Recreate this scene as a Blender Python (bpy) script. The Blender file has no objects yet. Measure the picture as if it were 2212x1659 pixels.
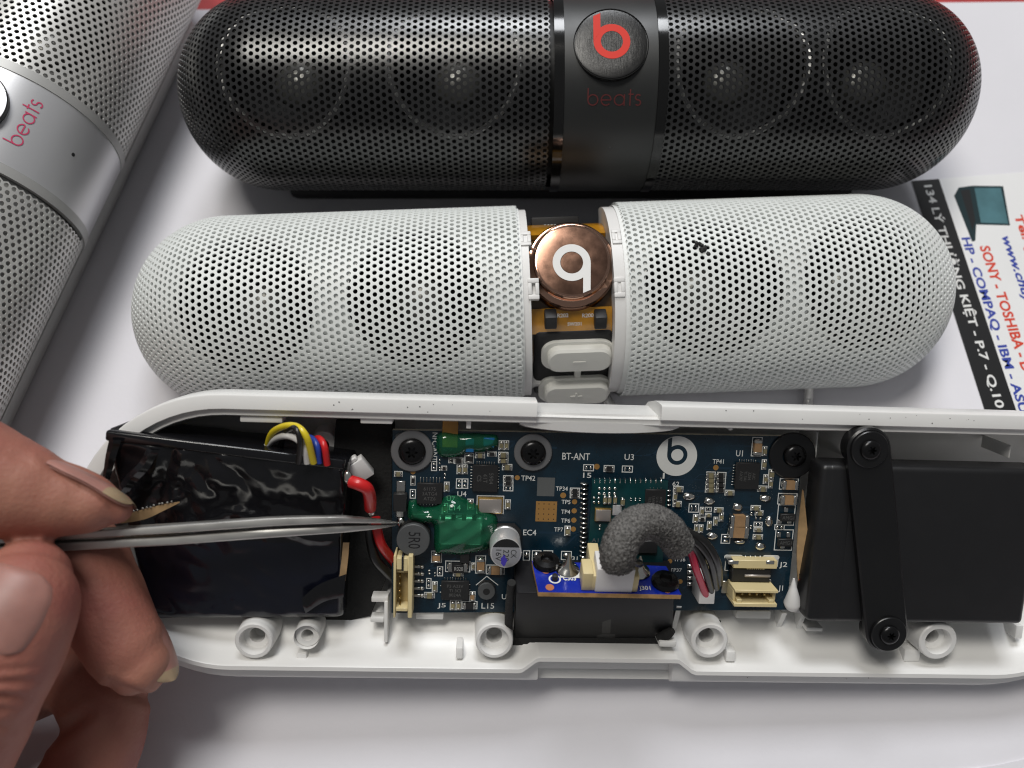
import bpy, bmesh, math, random
import numpy as np
from mathutils import Matrix, Vector
random.seed(7); np.random.seed(7)
S = 0.001                                    # everything below is written in millimetres
sc = bpy.context.scene
col = sc.collection
# ------------------------------------------------------------------ camera, light, exposure
FPX, CX, CY, TH, H = 1750.0, 1106.0, 829.5, math.radians(69), 183.5
cam_d = bpy.data.cameras.new('camera'); cam = bpy.data.objects.new('camera', cam_d); col.objects.link(cam)
cam.location = (0, 0, H*S); cam.rotation_euler = (math.pi/2-TH, 0, 0)
cam_d.sensor_width = 36; cam_d.lens = 36*FPX/2212; cam_d.clip_start = 0.005; cam_d.clip_end = 50
cam_d.dof.use_dof = True; cam_d.dof.focus_distance = 0.163; cam_d.dof.aperture_fstop = 15
sc.camera = cam
w = bpy.data.worlds.new('World'); sc.world = w; w.use_nodes = True
bg = w.node_tree.nodes['Background']; bg.inputs[0].default_value = (0.95, 0.97, 1.0, 1); bg.inputs[1].default_value = 0.13
def area(name, loc, aim, sx, sy, watt, colr):
    d = bpy.data.lights.new(name, 'AREA'); d.shape = 'RECTANGLE'; d.size = sx*S; d.size_y = sy*S; d.energy = watt; d.color = colr
    o = bpy.data.objects.new(name, d); col.objects.link(o); o.location = Vector(loc)*S
    o.rotation_euler = (Vector(aim)-Vector(loc)).to_track_quat('-Z', 'Y').to_euler(); return o
area('ceiling_tube_light', (-210, 330, 1000), (-20, 90, 0), 400, 260, 5.4, (1.0, 0.965, 0.90))
area('ceiling_panel_light', (60, 1350, 1450), (0, 90, 0), 650, 520, 17.5, (0.95, 0.97, 1.0))
sc.view_settings.view_transform = 'Standard'; sc.view_settings.look = 'None'
sc.view_settings.exposure = 0.12; sc.view_settings.gamma = 1
sc.cycles.use_denoising = True; sc.cycles.filter_width = 1.1; sc.cycles.max_bounces = 8; sc.cycles.transparent_max_bounces = 12
sc.cycles.caustics_reflective = False; sc.cycles.caustics_refractive = False
# ------------------------------------------------------------------ rays: photograph measurements -> places in the world (mm)
CAM = Vector((0, 0, H)); FW = Vector((0, math.cos(TH), -math.sin(TH))); UP = Vector((0, math.sin(TH), math.cos(TH))); RT = Vector((1, 0, 0))
def ray(px, py): return RT*((px-CX)/FPX) - UP*((py-CY)/FPX) + FW
def atZ(px, py, Z): return CAM + ray(px, py)*Z
def onz(px, py, z=0.0):
    r = ray(px, py); return CAM + r*((z-H)/r.z)
I4 = Matrix.Identity(4)
def frame(o, x, y, z):
    m = Matrix.Identity(4)
    for i, a in enumerate((x, y, z, o)):
        for k in range(3): m[k][i] = a[k]
    return m
def onplane(F, px, py, wz):
    Fi = F.inverted(); c = Fi @ CAM; d = Fi.to_3x3() @ ray(px, py)
    return c + d*((wz-c.z)/d.z)
def oncyl(F, R, px, py):                     # hit of a pixel's ray with a cylinder about the frame's x axis: (x, angle towards the front)
    Fi = F.inverted(); c = Fi @ CAM; d = Fi.to_3x3() @ ray(px, py)
    A = d.y**2+d.z**2; B = 2*(c.y*d.y+c.z*d.z); Cc = c.y**2+c.z**2-R*R
    disc = max(B*B-4*A*Cc, 0); t = (-B-math.sqrt(disc))/(2*A); p = c+d*t
    return p.x, math.atan2(-p.y, p.z)
# ------------------------------------------------------------------ materials
M = {}
def mat(name, colr, rough=0.5, metal=0.0, bump=0.0, bscale=400, var=0.0, vscale=60, rvar=0.0, spec=0.5, coat=0.0, sss=0.0, stretch=None, var2=None, detail=4):
    m = bpy.data.materials.new(name); m.use_nodes = True; nt = m.node_tree; b = nt.nodes['Principled BSDF']
    b.inputs['Base Color'].default_value = (*colr, 1); b.inputs['Roughness'].default_value = rough; b.inputs['Metallic'].default_value = metal
    b.inputs['Specular IOR Level'].default_value = spec; b.inputs['Coat Weight'].default_value = coat; b.inputs['Coat Roughness'].default_value = 0.08
    if sss:
        b.inputs['Subsurface Weight'].default_value = sss; b.inputs['Subsurface Radius'].default_value = (1.0, 0.35, 0.2); b.inputs['Subsurface Scale'].default_value = 0.002
    tc = nt.nodes.new('ShaderNodeTexCoord'); mp = nt.nodes.new('ShaderNodeMapping'); nt.links.new(tc.outputs['Object'], mp.inputs[0])
    if stretch: mp.inputs['Scale'].default_value = stretch
    def noise(sca):
        n = nt.nodes.new('ShaderNodeTexNoise'); n.inputs['Scale'].default_value = sca; n.inputs['Detail'].default_value = detail; nt.links.new(mp.outputs[0], n.inputs['Vector']); return n
    if var:
        n = noise(vscale); mx = nt.nodes.new('ShaderNodeMix'); mx.data_type = 'RGBA'
        mr = nt.nodes.new('ShaderNodeMapRange'); mr.inputs[1].default_value = 0.3; mr.inputs[2].default_value = 0.7; nt.links.new(n.outputs[0], mr.inputs[0]); nt.links.new(mr.outputs[0], mx.inputs[0])
        c2 = var2 or [max(0, c*(1-var)) for c in colr]
        mx.inputs[6].default_value = (*[min(1, c*(1+var*0.5)) for c in colr], 1) if not var2 else (*colr, 1); mx.inputs[7].default_value = (*c2, 1)
        nt.links.new(mx.outputs[2], b.inputs['Base Color'])
    if rvar:
        n = noise(vscale*1.7); mr = nt.nodes.new('ShaderNodeMapRange'); mr.inputs[1].default_value = 0.25; mr.inputs[2].default_value = 0.75
        mr.inputs[3].default_value = max(0.02, rough-rvar); mr.inputs[4].default_value = min(1, rough+rvar); nt.links.new(n.outputs[0], mr.inputs[0]); nt.links.new(mr.outputs[0], b.inputs['Roughness'])
    if bump:
        n = noise(bscale); bp = nt.nodes.new('ShaderNodeBump'); bp.inputs['Strength'].default_value = 0.6; bp.inputs['Distance'].default_value = bump*S
        nt.links.new(n.outputs[0], bp.inputs['Height']); nt.links.new(bp.outputs[0], b.inputs['Normal'])
    M[name] = m; return m
mat('paper', (0.725, 0.715, 0.755), 0.75, bump=0.05, bscale=900, var=0.04, vscale=25)
mat('red_table', (0.45, 0.03, 0.03), 0.45, var=0.3, vscale=80)
mat('card', (0.80, 0.80, 0.80), 0.35, var=0.03, vscale=40)
mat('ink_black', (0.012, 0.012, 0.013), 0.4); mat('ink_blue', (0.035, 0.06, 0.35), 0.4); mat('ink_red', (0.65, 0.06, 0.03), 0.4)
mat('ink_white', (0.75, 0.75, 0.74), 0.45); mat('ink_teal', (0.07, 0.165, 0.19), 0.35, var=0.5, vscale=90); mat('ink_dark_teal', (0.012, 0.03, 0.035), 0.35)
mat('grille_black', (0.014, 0.014, 0.0145), 0.29, bump=0.02, bscale=2500, spec=0.8, rvar=0.03)
mat('grille_white', (0.71, 0.735, 0.72), 0.45, bump=0.015, bscale=2500, var=0.03, vscale=120)
mat('grille_silver', (0.60, 0.595, 0.575), 0.40, 0.45, bump=0.01, bscale=2500)
mat('liner_black', (0.006, 0.006, 0.006), 0.45, spec=0.25); mat('liner_white', (0.80, 0.81, 0.80), 0.5); mat('liner_grey', (0.46, 0.46, 0.455), 0.5)
mat('band_black', (0.018, 0.019, 0.019), 0.42, bump=0.01, bscale=3000, rvar=0.04); mat('gloss_black', (0.006, 0.006, 0.006), 0.12, rvar=0.04)
mat('band_silver', (0.66, 0.66, 0.675), 0.36, 0.6, bump=0.012, bscale=4000)
mat('brushed_black', (0.03, 0.03, 0.03), 0.30, 0.6, bump=0.05, bscale=900, stretch=(14, 0.5, 1))
mat('logo_red', (0.66, 0.03, 0.015), 0.5, spec=0.25); mat('text_red', (0.11, 0.018, 0.018), 0.5); mat('text_pink', (0.55, 0.05, 0.13), 0.45)
mat('rubber_black', (0.010, 0.010, 0.011), 0.55, bump=0.04, bscale=1200)
mat('cone_black', (0.004, 0.004, 0.004), 0.5, spec=0.2); mat('cap_grey', (0.24, 0.24, 0.225), 0.28, 0.5); mat('ring_metal', (0.75, 0.75, 0.73), 0.4, 0.5); mat('ring_dark', (0.03, 0.03, 0.03), 0.25)
mat('shell_white', (0.76, 0.755, 0.74), 0.36, bump=0.02, bscale=700, var=0.035, vscale=70, rvar=0.07)
mat('shell_silver', (0.42, 0.42, 0.41), 0.45, 0.3); mat('plastic_white', (0.74, 0.73, 0.72), 0.42, var=0.04, vscale=90)
mat('key_white', (0.73, 0.725, 0.68), 0.5, bump=0.01, bscale=1500)
mat('copper', (0.25, 0.143, 0.102), 0.22, 1.0, bump=0.015, bscale=500, rvar=0.06, vscale=250); mat('copper_rim', (0.60, 0.36, 0.26), 0.10, 1.0, rvar=0.04)
mat('flex_amber', (0.46, 0.21, 0.014), 0.22, var=0.5, vscale=180, coat=0.5); mat('flex_dark', (0.10, 0.05, 0.012), 0.3, var=0.4, vscale=150, coat=0.4)
mat('pcb_mask', (0.0038, 0.020, 0.035), 0.28, var=0.45, vscale=160, rvar=0.1, coat=0.25)
mat('pcb_teal', (0.004, 0.040, 0.044), 0.3, var=0.4, vscale=300, coat=0.2); mat('pcb_blue', (0.006, 0.022, 0.33), 0.24, var=0.25, vscale=200, coat=0.4)
mat('pcb_edge', (0.66, 0.63, 0.50), 0.7, bump=0.06, bscale=1500, var=0.25, vscale=700); mat('pcb_edge_tan', (0.52, 0.30, 0.11), 0.7, bump=0.05, bscale=1500, var=0.4, vscale=500)
mat('silk', (0.70, 0.71, 0.69), 0.55); mat('pcb_trace', (0.007, 0.027, 0.050), 0.28, coat=0.25); mat('flux', (0.10, 0.115, 0.125), 0.35); mat('silk_dim', (0.10, 0.105, 0.105), 0.5); mat('pad_gold', (0.50, 0.27, 0.085), 0.38, 0.5); mat('pad_orange', (0.50, 0.18, 0.08), 0.4, 0.2)
mat('solder', (0.72, 0.71, 0.67), 0.18, 1.0, bump=0.06, bscale=900, rvar=0.1, vscale=500); mat('tin', (0.58, 0.57, 0.54), 0.3, 1.0, rvar=0.12, vscale=500)
mat('gold_pin', (0.75, 0.60, 0.30), 0.22, 1.0); mat('chip_black', (0.013, 0.013, 0.0135), 0.5, bump=0.02, bscale=2500)
mat('chip_text', (0.085, 0.085, 0.083), 0.6); mat('chip_text_bright', (0.38, 0.38, 0.37), 0.6)
mat('ceramic_tan', (0.33, 0.20, 0.10), 0.42, var=0.2, vscale=500); mat('ceramic_olive', (0.24, 0.21, 0.12), 0.45, var=0.3, vscale=700)
mat('crystal_can', (0.46, 0.42, 0.39), 0.35, 0.7); mat('crystal_gold', (0.62, 0.40, 0.12), 0.3, 0.9)
mat('ferrite', (0.075, 0.078, 0.08), 0.5, bump=0.03, bscale=1500, var=0.15, vscale=200); mat('cap_can', (0.74, 0.74, 0.74), 0.30, 0.6, rvar=0.06, vscale=200); mat('cap_top', (0.60, 0.60, 0.63), 0.32, 0.75)
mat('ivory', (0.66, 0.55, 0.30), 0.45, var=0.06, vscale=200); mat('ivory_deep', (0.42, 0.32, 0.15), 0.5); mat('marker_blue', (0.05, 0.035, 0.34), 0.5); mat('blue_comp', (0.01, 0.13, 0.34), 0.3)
mat('tape_black', (0.0065, 0.0065, 0.008), 0.15, bump=0.10, bscale=160, rvar=0.07, vscale=120); mat('tape_navy', (0.006, 0.007, 0.014), 0.2, bump=0.08, bscale=160, rvar=0.08, vscale=90)
mat('kraft', (0.46, 0.30, 0.15), 0.7, bump=0.04, bscale=1500, var=0.25, vscale=400)
mat('housing_black', (0.007, 0.007, 0.0085), 0.5, bump=0.02, bscale=900, spec=0.25); mat('battery_black', (0.011, 0.011, 0.012), 0.40, spec=0.45, bump=0.02, bscale=800, rvar=0.06, vscale=150); mat('bracket_black', (0.006, 0.006, 0.0065), 0.32, bump=0.04, bscale=1400, rvar=0.06)
mat('foam_black', (0.009, 0.009, 0.009), 0.85, bump=0.35, bscale=1500)
mat('foam_grey', (0.022, 0.021, 0.020), 0.7, bump=0.5, bscale=2300, var=0.75, vscale=2900, var2=(0.19, 0.182, 0.174))
mat('screw_black', (0.025, 0.025, 0.026), 0.25, 0.8); mat('washer_grey', (0.24, 0.24, 0.245), 0.38, 0.6, bump=0.02, bscale=1500)
for nm, c in (('wire_red', (0.55, 0.012, 0.014)), ('wire_black', (0.009, 0.009, 0.009)), ('wire_yellow', (0.66, 0.52, 0.02)), ('wire_white', (0.66, 0.65, 0.63)), ('wire_blue', (0.015, 0.05, 0.32)), ('wire_pink', (0.60, 0.02, 0.07))):
    mat(nm, c, 0.36, coat=0.2, var=0.1, vscale=200)
mat('steel', (0.55, 0.54, 0.515), 0.48, 1.0, bump=0.02, bscale=700, rvar=0.10, vscale=300, stretch=(0.25, 1, 1)); mat('steel_dark', (0.30, 0.295, 0.29), 0.34, 1.0, rvar=0.08)
mat('clear_cable', (0.60, 0.59, 0.58), 0.16, 0.5, rvar=0.08, vscale=300)
mat('crumb', (0.02, 0.02, 0.02), 0.8, bump=0.2, bscale=2500)
def glue_mat():
    m = bpy.data.materials.new('green_glue'); m.use_nodes = True; nt = m.node_tree; nt.nodes.clear()
    out = nt.nodes.new('ShaderNodeOutputMaterial'); tr = nt.nodes.new('ShaderNodeBsdfTransparent'); tr.inputs[0].default_value = (0.42, 0.90, 0.64, 1)
    df = nt.nodes.new('ShaderNodeBsdfDiffuse'); df.inputs[0].default_value = (0.02, 0.25, 0.115, 1); gl = nt.nodes.new('ShaderNodeBsdfGlossy'); gl.inputs['Roughness'].default_value = 0.07
    m1 = nt.nodes.new('ShaderNodeMixShader'); m1.inputs[0].default_value = 0.22; nt.links.new(tr.outputs[0], m1.inputs[1]); nt.links.new(df.outputs[0], m1.inputs[2])
    fr = nt.nodes.new('ShaderNodeFresnel'); fr.inputs[0].default_value = 1.5; m2 = nt.nodes.new('ShaderNodeMixShader'); nt.links.new(fr.outputs[0], m2.inputs[0])
    nt.links.new(m1.outputs[0], m2.inputs[1]); nt.links.new(gl.outputs[0], m2.inputs[2]); nt.links.new(m2.outputs[0], out.inputs[0]); M['green_glue'] = m
glue_mat()
def nail_like(name, colr, rough): mat(name, colr, rough, sss=0.15, var=0.2, vscale=160)
def skin_mat():
    mat('skin', (0.365, 0.165, 0.112), 0.60, bump=0.20, bscale=1300, sss=0.12, var=0.5, vscale=75, var2=(0.29, 0.092, 0.072), detail=6)
skin_mat(); nail_like('nail', (0.355, 0.175, 0.145), 0.45); nail_like('nail_edge', (0.36, 0.265, 0.165), 0.5)
# ------------------------------------------------------------------ mesh helpers
class T:                                     # a thing: an Empty at its base that parents its parts
    def __init__(s, name, label, cat, F=I4, base=(0, 0, 0), group=None, kind=None):
        s.o = bpy.data.objects.new(name, None); col.objects.link(s.o); s.base = Vector(base); s.o.empty_display_size = 0.005
        m = F @ Matrix.Translation(s.base); m.translation = m.translation*S; s.o.matrix_world = m
        props(s.o, label, cat, group, kind)
def props(o, label=None, cat=None, group=None, kind=None):
    if label: o['label'] = label
    if cat: o['category'] = cat
    if group: o['group'] = group
    if kind: o['kind'] = kind
class MB:
    def __init__(s): s.v = []; s.f = []; s.m = []; s.sm = []
    def add(s, v, f, mi=0, smooth=False):
        n = len(s.v); s.v += [Vector(p) for p in v]; s.f += [tuple(i+n for i in q) for q in f]; s.m += [mi]*len(f); s.sm += [smooth]*len(f); return s
    def box(s, a, b, mi=0, X=None):
        x0, y0, z0 = a; x1, y1, z1 = b
        v = [Vector(p) for p in ((x0, y0, z0), (x1, y0, z0), (x1, y1, z0), (x0, y1, z0), (x0, y0, z1), (x1, y0, z1), (x1, y1, z1), (x0, y1, z1))]
        if X: v = [X @ p for p in v]
        return s.add(v, [(0, 3, 2, 1), (4, 5, 6, 7), (0, 1, 5, 4), (1, 2, 6, 5), (2, 3, 7, 6), (3, 0, 4, 7)], mi)
    def hexa(s, bot, top, mi=0):             # two quads, same winding
        return s.add(list(bot)+list(top), [(0, 3, 2, 1), (4, 5, 6, 7), (0, 1, 5, 4), (1, 2, 6, 5), (2, 3, 7, 6), (3, 0, 4, 7)], mi)
    def rbox(s, a, b, r=0.2, seg=2, mi=0, X=None):
        bm = bmesh.new(); bmesh.ops.create_cube(bm, size=1)
        a = Vector(a); b = Vector(b)
        for v in bm.verts: v.co = Vector(((a[i]+b[i])/2 + v.co[i]*(b[i]-a[i]) for i in range(3)))
        bmesh.ops.bevel(bm, geom=bm.edges[:], offset=r, segments=seg, affect='EDGES', profile=0.5)
        bm.verts.index_update()
        v = [(X @ q.co if X else q.co.copy()) for q in bm.verts]; f = [[q.index for q in p.verts] for p in bm.faces]; bm.free()
        return s.add(v, f, mi, True)
    def prism(s, poly, z0, z1, mi=0, X=None, smooth=False, mi_side=None):
        n = len(poly); v = [Vector((p[0], p[1], z0)) for p in poly]+[Vector((p[0], p[1], z1)) for p in poly]
        if X: v = [X @ p for p in v]
        s.add(v, [tuple(range(n-1, -1, -1)), tuple(range(n, 2*n))], mi)
        k = len(s.v)-2*n
        for i in range(n):
            j = (i+1) % n; s.f.append((k+i, k+j, k+n+j, k+n+i)); s.m.append(mi if mi_side is None else mi_side); s.sm.append(smooth)
        return s
    def lathe(s, prof, seg=32, c=(0, 0, 0), mi=0, X=None, sx=1, sy=1, mis=None):   # (r, z) pairs about z
        v = []; f = []; c = Vector(c); n = len(prof)
        for k in range(seg):
            a = 2*math.pi*k/seg
            for r, z in prof: v.append(Vector((c.x+r*sx*math.cos(a), c.y+r*sy*math.sin(a), c.z+z)))
        if X: v = [X @ p for p in v]
        mm = []
        for k in range(seg):
            k2 = (k+1) % seg
            for i in range(n-1): f.append((k*n+i, k2*n+i, k2*n+i+1, k*n+i+1)); mm.append(mis[i] if mis else mi)
        b = len(s.m); s.add(v, f, mi, True); s.m[b:] = mm
        return s
    def tube(s, pts, r, seg=10, mi=0, sub=6, cap=True, flat=1.0):
        P = spline(pts, sub); n = len(P); rs = r if isinstance(r, (list, tuple)) else [r]*len(pts)
        rr = [float(np.interp(i/(n-1)*(len(pts)-1), range(len(pts)), rs)) for i in range(n)]
        t = (P[1]-P[0]).normalized(); nn = t.orthogonal().normalized(); v = []; f = []
        for i in range(n):
            t = (P[min(i+1, n-1)]-P[max(i-1, 0)]).normalized(); nn = (nn-t*nn.dot(t)).normalized(); bb = t.cross(nn)
            for k in range(seg):
                a = 2*math.pi*k/seg; v.append(P[i]+nn*(rr[i]*math.cos(a))+bb*(rr[i]*flat*math.sin(a)))
        for i in range(n-1):
            for k in range(seg):
                k2 = (k+1) % seg; f.append((i*seg+k, i*seg+k2, (i+1)*seg+k2, (i+1)*seg+k))
        if cap: f.append(tuple(range(seg-1, -1, -1))); f.append(tuple((n-1)*seg+k for k in range(seg)))
        return s.add(v, f, mi, True)
    def ball(s, c, rx, ry, rz, seg=14, rings=8, mi=0, half=False, jit=0.0):
        prof = [(math.sin(math.pi*i/rings*(0.5 if half else 1)), math.cos(math.pi*i/rings*(0.5 if half else 1))) for i in range(rings+1)]
        v = []; f = []; n = rings+1
        for k in range(seg):
            a = 2*math.pi*k/seg; j = 1+random.uniform(-jit, jit)
            for r, z in prof: v.append(Vector((c[0]+rx*r*j*math.cos(a), c[1]+ry*r*j*math.sin(a), c[2]+rz*z)))
        for k in range(seg):
            k2 = (k+1) % seg
            for i in range(n-1): f.append((k*n+i+1, k2*n+i+1, k2*n+i, k*n+i))
        return s.add(v, f, mi, True)
    def build(s, name, mats, parent=None, F=I4, base=(0, 0, 0), thing=None, label=None, cat=None, group=None, kind=None, edge=True):
        if thing is not None: base = thing.base
        base = Vector(base)
        me = bpy.data.meshes.new(name); me.from_pydata([(p-base)*S for p in s.v], [], s.f)
        for mm in (mats if isinstance(mats, (list, tuple)) else [mats]): me.materials.append(M[mm])
        me.polygons.foreach_set('material_index', s.m); me.polygons.foreach_set('use_smooth', s.sm); me.update()
        o = bpy.data.objects.new(name, me); col.objects.link(o)
        if edge and any(s.sm):
            try: me.set_sharp_from_angle(angle=math.radians(38))
            except Exception: pass
        if parent is not None: o.parent = parent
        elif thing is not None: o.parent = thing.o
        else:
            m = F @ Matrix.Translation(base); m.translation = m.translation*S; o.matrix_world = m
        props(o, label, cat, group, kind); return o
def spline(pts, sub=6):
    p = [Vector(q) for q in pts]
    if len(p) == 2 or sub <= 1: return p
    q = [p[0]*2-p[1]]+p+[p[-1]*2-p[-2]]; out = []
    for i in range(1, len(q)-2):
        for k in range(sub):
            t = k/sub; a, b, c, d = q[i-1], q[i], q[i+1], q[i+2]
            out.append(0.5*((2*b)+(c-a)*t+(2*a-5*b+4*c-d)*t*t+(3*b-a-3*c+d)*t**3))
    return out+[p[-1]]
_tc = {}
def text2d(s, offset=0.0, shear=0.0):        # flat lettering: verts scaled to a unit-high box with its own width
    key = (s, offset, shear)
    if key in _tc: return _tc[key]
    c = bpy.data.curves.new('lettering', 'FONT'); c.body = s; c.size = 1; c.offset = offset; c.shear = shear; c.resolution_u = 3
    o = bpy.data.objects.new('lettering', c); col.objects.link(o); dg = bpy.context.evaluated_depsgraph_get()
    me = bpy.data.meshes.new_from_object(o.evaluated_get(dg)); V = [v.co.to_2d() for v in me.vertices]; Fc = [tuple(p.vertices) for p in me.polygons]
    bpy.data.objects.remove(o); bpy.data.curves.remove(c); bpy.data.meshes.remove(me)
    x0 = min(v.x for v in V); x1 = max(v.x for v in V); y0 = min(v.y for v in V); y1 = max(v.y for v in V)
    V = [((v.x-x0)/(y1-y0), (v.y-y0)/(y1-y0)) for v in V]; _tc[key] = (V, Fc, (x1-x0)/(y1-y0)); return _tc[key]
def text_on(mb, s, o, dx, dy, width=None, height=None, mi=0, offset=0.0, shear=0.0, lift=None):  # lettering from corner o along dx, letter tops towards dy
    V, Fc, wd = text2d(s, offset, shear); dx = Vector(dx).normalized(); dy = Vector(dy).normalized()
    height = height or width/wd; sx = (width/wd) if width else height
    mb.add([Vector(o)+dx*(x*sx)+dy*(y*height) for x, y in V], Fc, mi)
def circle(cx, cy, r, n=24, a0=0, a1=2*math.pi): return [(cx+r*math.cos(a0+(a1-a0)*k/n), cy+r*math.sin(a0+(a1-a0)*k/n)) for k in range(n)]
def ring_strip(mb, cx, cy, r1, r2, z0, z1, mi=0, n=48, a0=0.0, a1=2*math.pi, X=None):
    full = abs(a1-a0-2*math.pi) < 1e-6; k = n if full else n+1; v = []; f = []
    for i in range(k):
        a = a0+(a1-a0)*i/n
        for r, z in ((r1, z0), (r1, z1), (r2, z1), (r2, z0)): v.append(Vector((cx+r*math.cos(a), cy+r*math.sin(a), z)))
    if X: v = [X @ p for p in v]
    for i in range(n):
        j = (i+1) % k
        for q in range(4): f.append((i*4+q, j*4+q, j*4+(q+1) % 4, i*4+(q+1) % 4))
    return mb.add(v, f, mi)
def logo_b(mb, R, z0, z1, mi=0, X=None, clip=0.93):          # the ring-and-stem letter in a disc of radius R
    ring_strip(mb, 0.02*R, 0.06*R, 0.30*R, 0.50*R, z0, z1, mi, X=X)
    top = math.sqrt(max(clip**2-0.38**2, 0))*R
    mb.prism([(-0.48*R, 0.06*R), (-0.285*R, 0.36*R), (-0.285*R, top+0.03*R), (-0.48*R, top-0.06*R)], z0, z1+0.003*R, mi, X=X)
# ------------------------------------------------------------------ the table, the sheet on it and the printed flyer
mb = MB(); mb.box((-700, -500, -30), (700, 900, -0.4)); mb.build('table_top', 'red_table', kind='structure')
a, b = onz(300, 22), onz(2400, 2); d = (b-a).normalized()
def wavy_sheet(poly_fn, nx, ny, name, label):
    m_ = MB(); v = []; f = []
    for j in range(ny+1):
        for i in range(nx+1): v.append(poly_fn(i/nx, j/ny))
    for j in range(ny):
        for i in range(nx): k = j*(nx+1)+i; f.append((k, k+1, k+nx+2, k+nx+1))
    m_.add(v, f, 0, True); return m_.build(name, 'paper', label=label, cat='paper')
pa = a-d*160; pb = b+d*160; pc = pb+Vector((0, -420, 0)); pd = pa+Vector((0, -420, 0))
wavy_sheet(lambda s, t: (pd*(1-t)+pa*t)*(1-s)+(pc*(1-t)+pb*t)*s, 40, 40, 'paper_sheet', 'large white paper sheet spread over the red table under everything')
e0 = [onz(2040, 1668, 0.3), onz(2130, 1657, 0.3), onz(2180, 1648, 0.3), onz(2230, 1634, 0.3), onz(2330, 1590, 0.3)]; es = spline(e0, 8)
mb = MB(); n = len(es); v = [p+Vector((0, 0, 0.05)) for p in es]+[p+Vector((12, -60, 0.0)) for p in es]+[Vector((p.x, p.y, 0.02)) for p in es]
mb.add(v, [(i, n+i, n+i+1, i+1) for i in range(n-1)]+[(2*n+i, i, i+1, 2*n+i+1) for i in range(n-1)], 0, True)
mb.build('paper_corner', 'paper', label='curved edge of another white sheet lying on the large sheet', cat='paper')
# flyer, lying flat: a runs along its lines of print, b across them
FA, FB = onz(1968, 392), onz(2131, 903); fx = (FB-FA).normalized(); fx.z = 0; fx.normalize(); fy = Vector((-fx.y, fx.x, 0))
FL = frame(FA, fx, fy, Vector((0, 0, 1))); FLi = FL.inverted()
def fl(px, py): q = FLi @ onz(px, py); return Vector((q.x, q.y, 0))
t = T('printed_flyer', 'white printed flyer with black address stripe and laptop picture, partly under white grille', 'flyer', FL)
sw = (FLi @ onz(2029, 392)).y
mb = MB(); mb.box((0, 0, 0.05), (95, 62, 0.20)); mb.build('card_sheet', 'card', thing=t)
mb = MB(); mb.box((0.0, 0.0, 0.20), (95, sw, 0.216)); mb.build('address_stripe', 'ink_black', thing=t)
def fline(name, s, p0, p1, height, ink, off=0.0, shear=0.0, z=0.232):
    q0 = fl(*p0); q1 = fl(*p1); mb = MB()
    text_on(mb, s, (q0.x, q0.y, z), (1, 0, 0), (0, 1, 0), width=abs(q1.x-q0.x), height=height, offset=off, shear=shear)
    return mb.build(name, ink, thing=t)
fline('printed_line', '134 LÝ THƯỜNG KIỆT - P.7 - Q.10 -', (1990, 402), (2150, 905), sw*0.46, 'ink_white', 0.020)
fline('printed_line', 'HP - COMPAQ - IBM - ASUS', (2072, 515), (2196, 912), 2.75, 'ink_blue', 0.030)
fline('printed_line', 'SONY - TOSHIBA - D', (2114, 533), (2190, 806), 2.75, 'ink_red', 0.030)
fline('printed_line', 'www.chuyen', (2156, 512), (2200, 690), 3.1, 'ink_blue', 0.030, 0.2)
fline('printed_line', 'Tel: (0', (2183, 466), (2205, 560), 3.0, 'ink_red', 0.03)
def fpoly(name, pts, ink, z):
    q = [fl(*p) for p in pts]; mb = MB()
    if sum(q[i].x*q[(i+1) % len(q)].y-q[(i+1) % len(q)].x*q[i].y for i in range(len(q))) < 0: q.reverse()
    mb.prism([(p.x, p.y) for p in q], 0.201, z); mb.build(name, ink, thing=t)
fpoly('laptop_picture', [(2060, 424), (2070, 406), (2100, 402), (2166, 403), (2181, 488), (2108, 486), (2106, 521), (2099, 523)], 'ink_dark_teal', 0.215)
fpoly('laptop_keys', [(2074, 412), (2094, 410), (2106, 478), (2100, 500)], 'ink_black', 0.222); fpoly('screen_picture', [(2104, 407), (2161, 407), (2177, 484), (2118, 482)], 'ink_teal', 0.226)
# ------------------------------------------------------------------ pill speakers: x along the body, z the way the drivers face, y to its back
R0, HALF = 22.7, 95.0; X0 = HALF-R0
def pill_frame(c, ex, tilt):
    ex = Vector(ex).normalized(); fr = Vector((ex.y, -ex.x, 0)).normalized(); n = Vector((0, 0, 1))*math.cos(tilt)+fr*math.sin(tilt)
    return frame(Vector(c), ex, n.cross(ex), n)
def capmap(p, q, R, x0):
    dp = np.where(p < -x0, p+x0, np.where(p > x0, p-x0, 0.0)); rho = np.maximum(np.hypot(dp, q), 1e-9); al = rho/R; sa = np.sin(al); ca = np.cos(al)
    nrm = np.stack([sa*dp/rho, -sa*q/rho, ca], -1); pos = nrm*R; pos[..., 0] += np.clip(p, -x0, x0); return pos, nrm
def np_mesh(name, verts, faces_list, mat_names, thing, normals=None, mi=None):
    me = bpy.data.meshes.new(name); me.vertices.add(len(verts)); me.vertices.foreach_set('co', ((verts-np.array(thing.base))*S).astype(np.float32).ravel())
    loops = np.concatenate([f.ravel() for f in faces_list]); tot = np.concatenate([np.full(len(f), f.shape[1], np.int32) for f in faces_list])
    st = np.concatenate([[0], np.cumsum(tot)[:-1]]).astype(np.int32)
    me.loops.add(len(loops)); me.loops.foreach_set('vertex_index', loops.astype(np.int32)); me.polygons.add(len(tot)); me.polygons.foreach_set('loop_start', st); me.polygons.foreach_set('loop_total', tot)
    for m_ in mat_names: me.materials.append(M[m_])
    me.polygons.foreach_set('use_smooth', np.ones(len(tot), bool)); me.update(calc_edges=True); me.validate()
    if normals is not None: me.normals_split_custom_set_from_vertices(normals.astype(np.float32))
    o = bpy.data.objects.new(name, me); col.objects.link(o); o.parent = thing.o; return o
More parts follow.
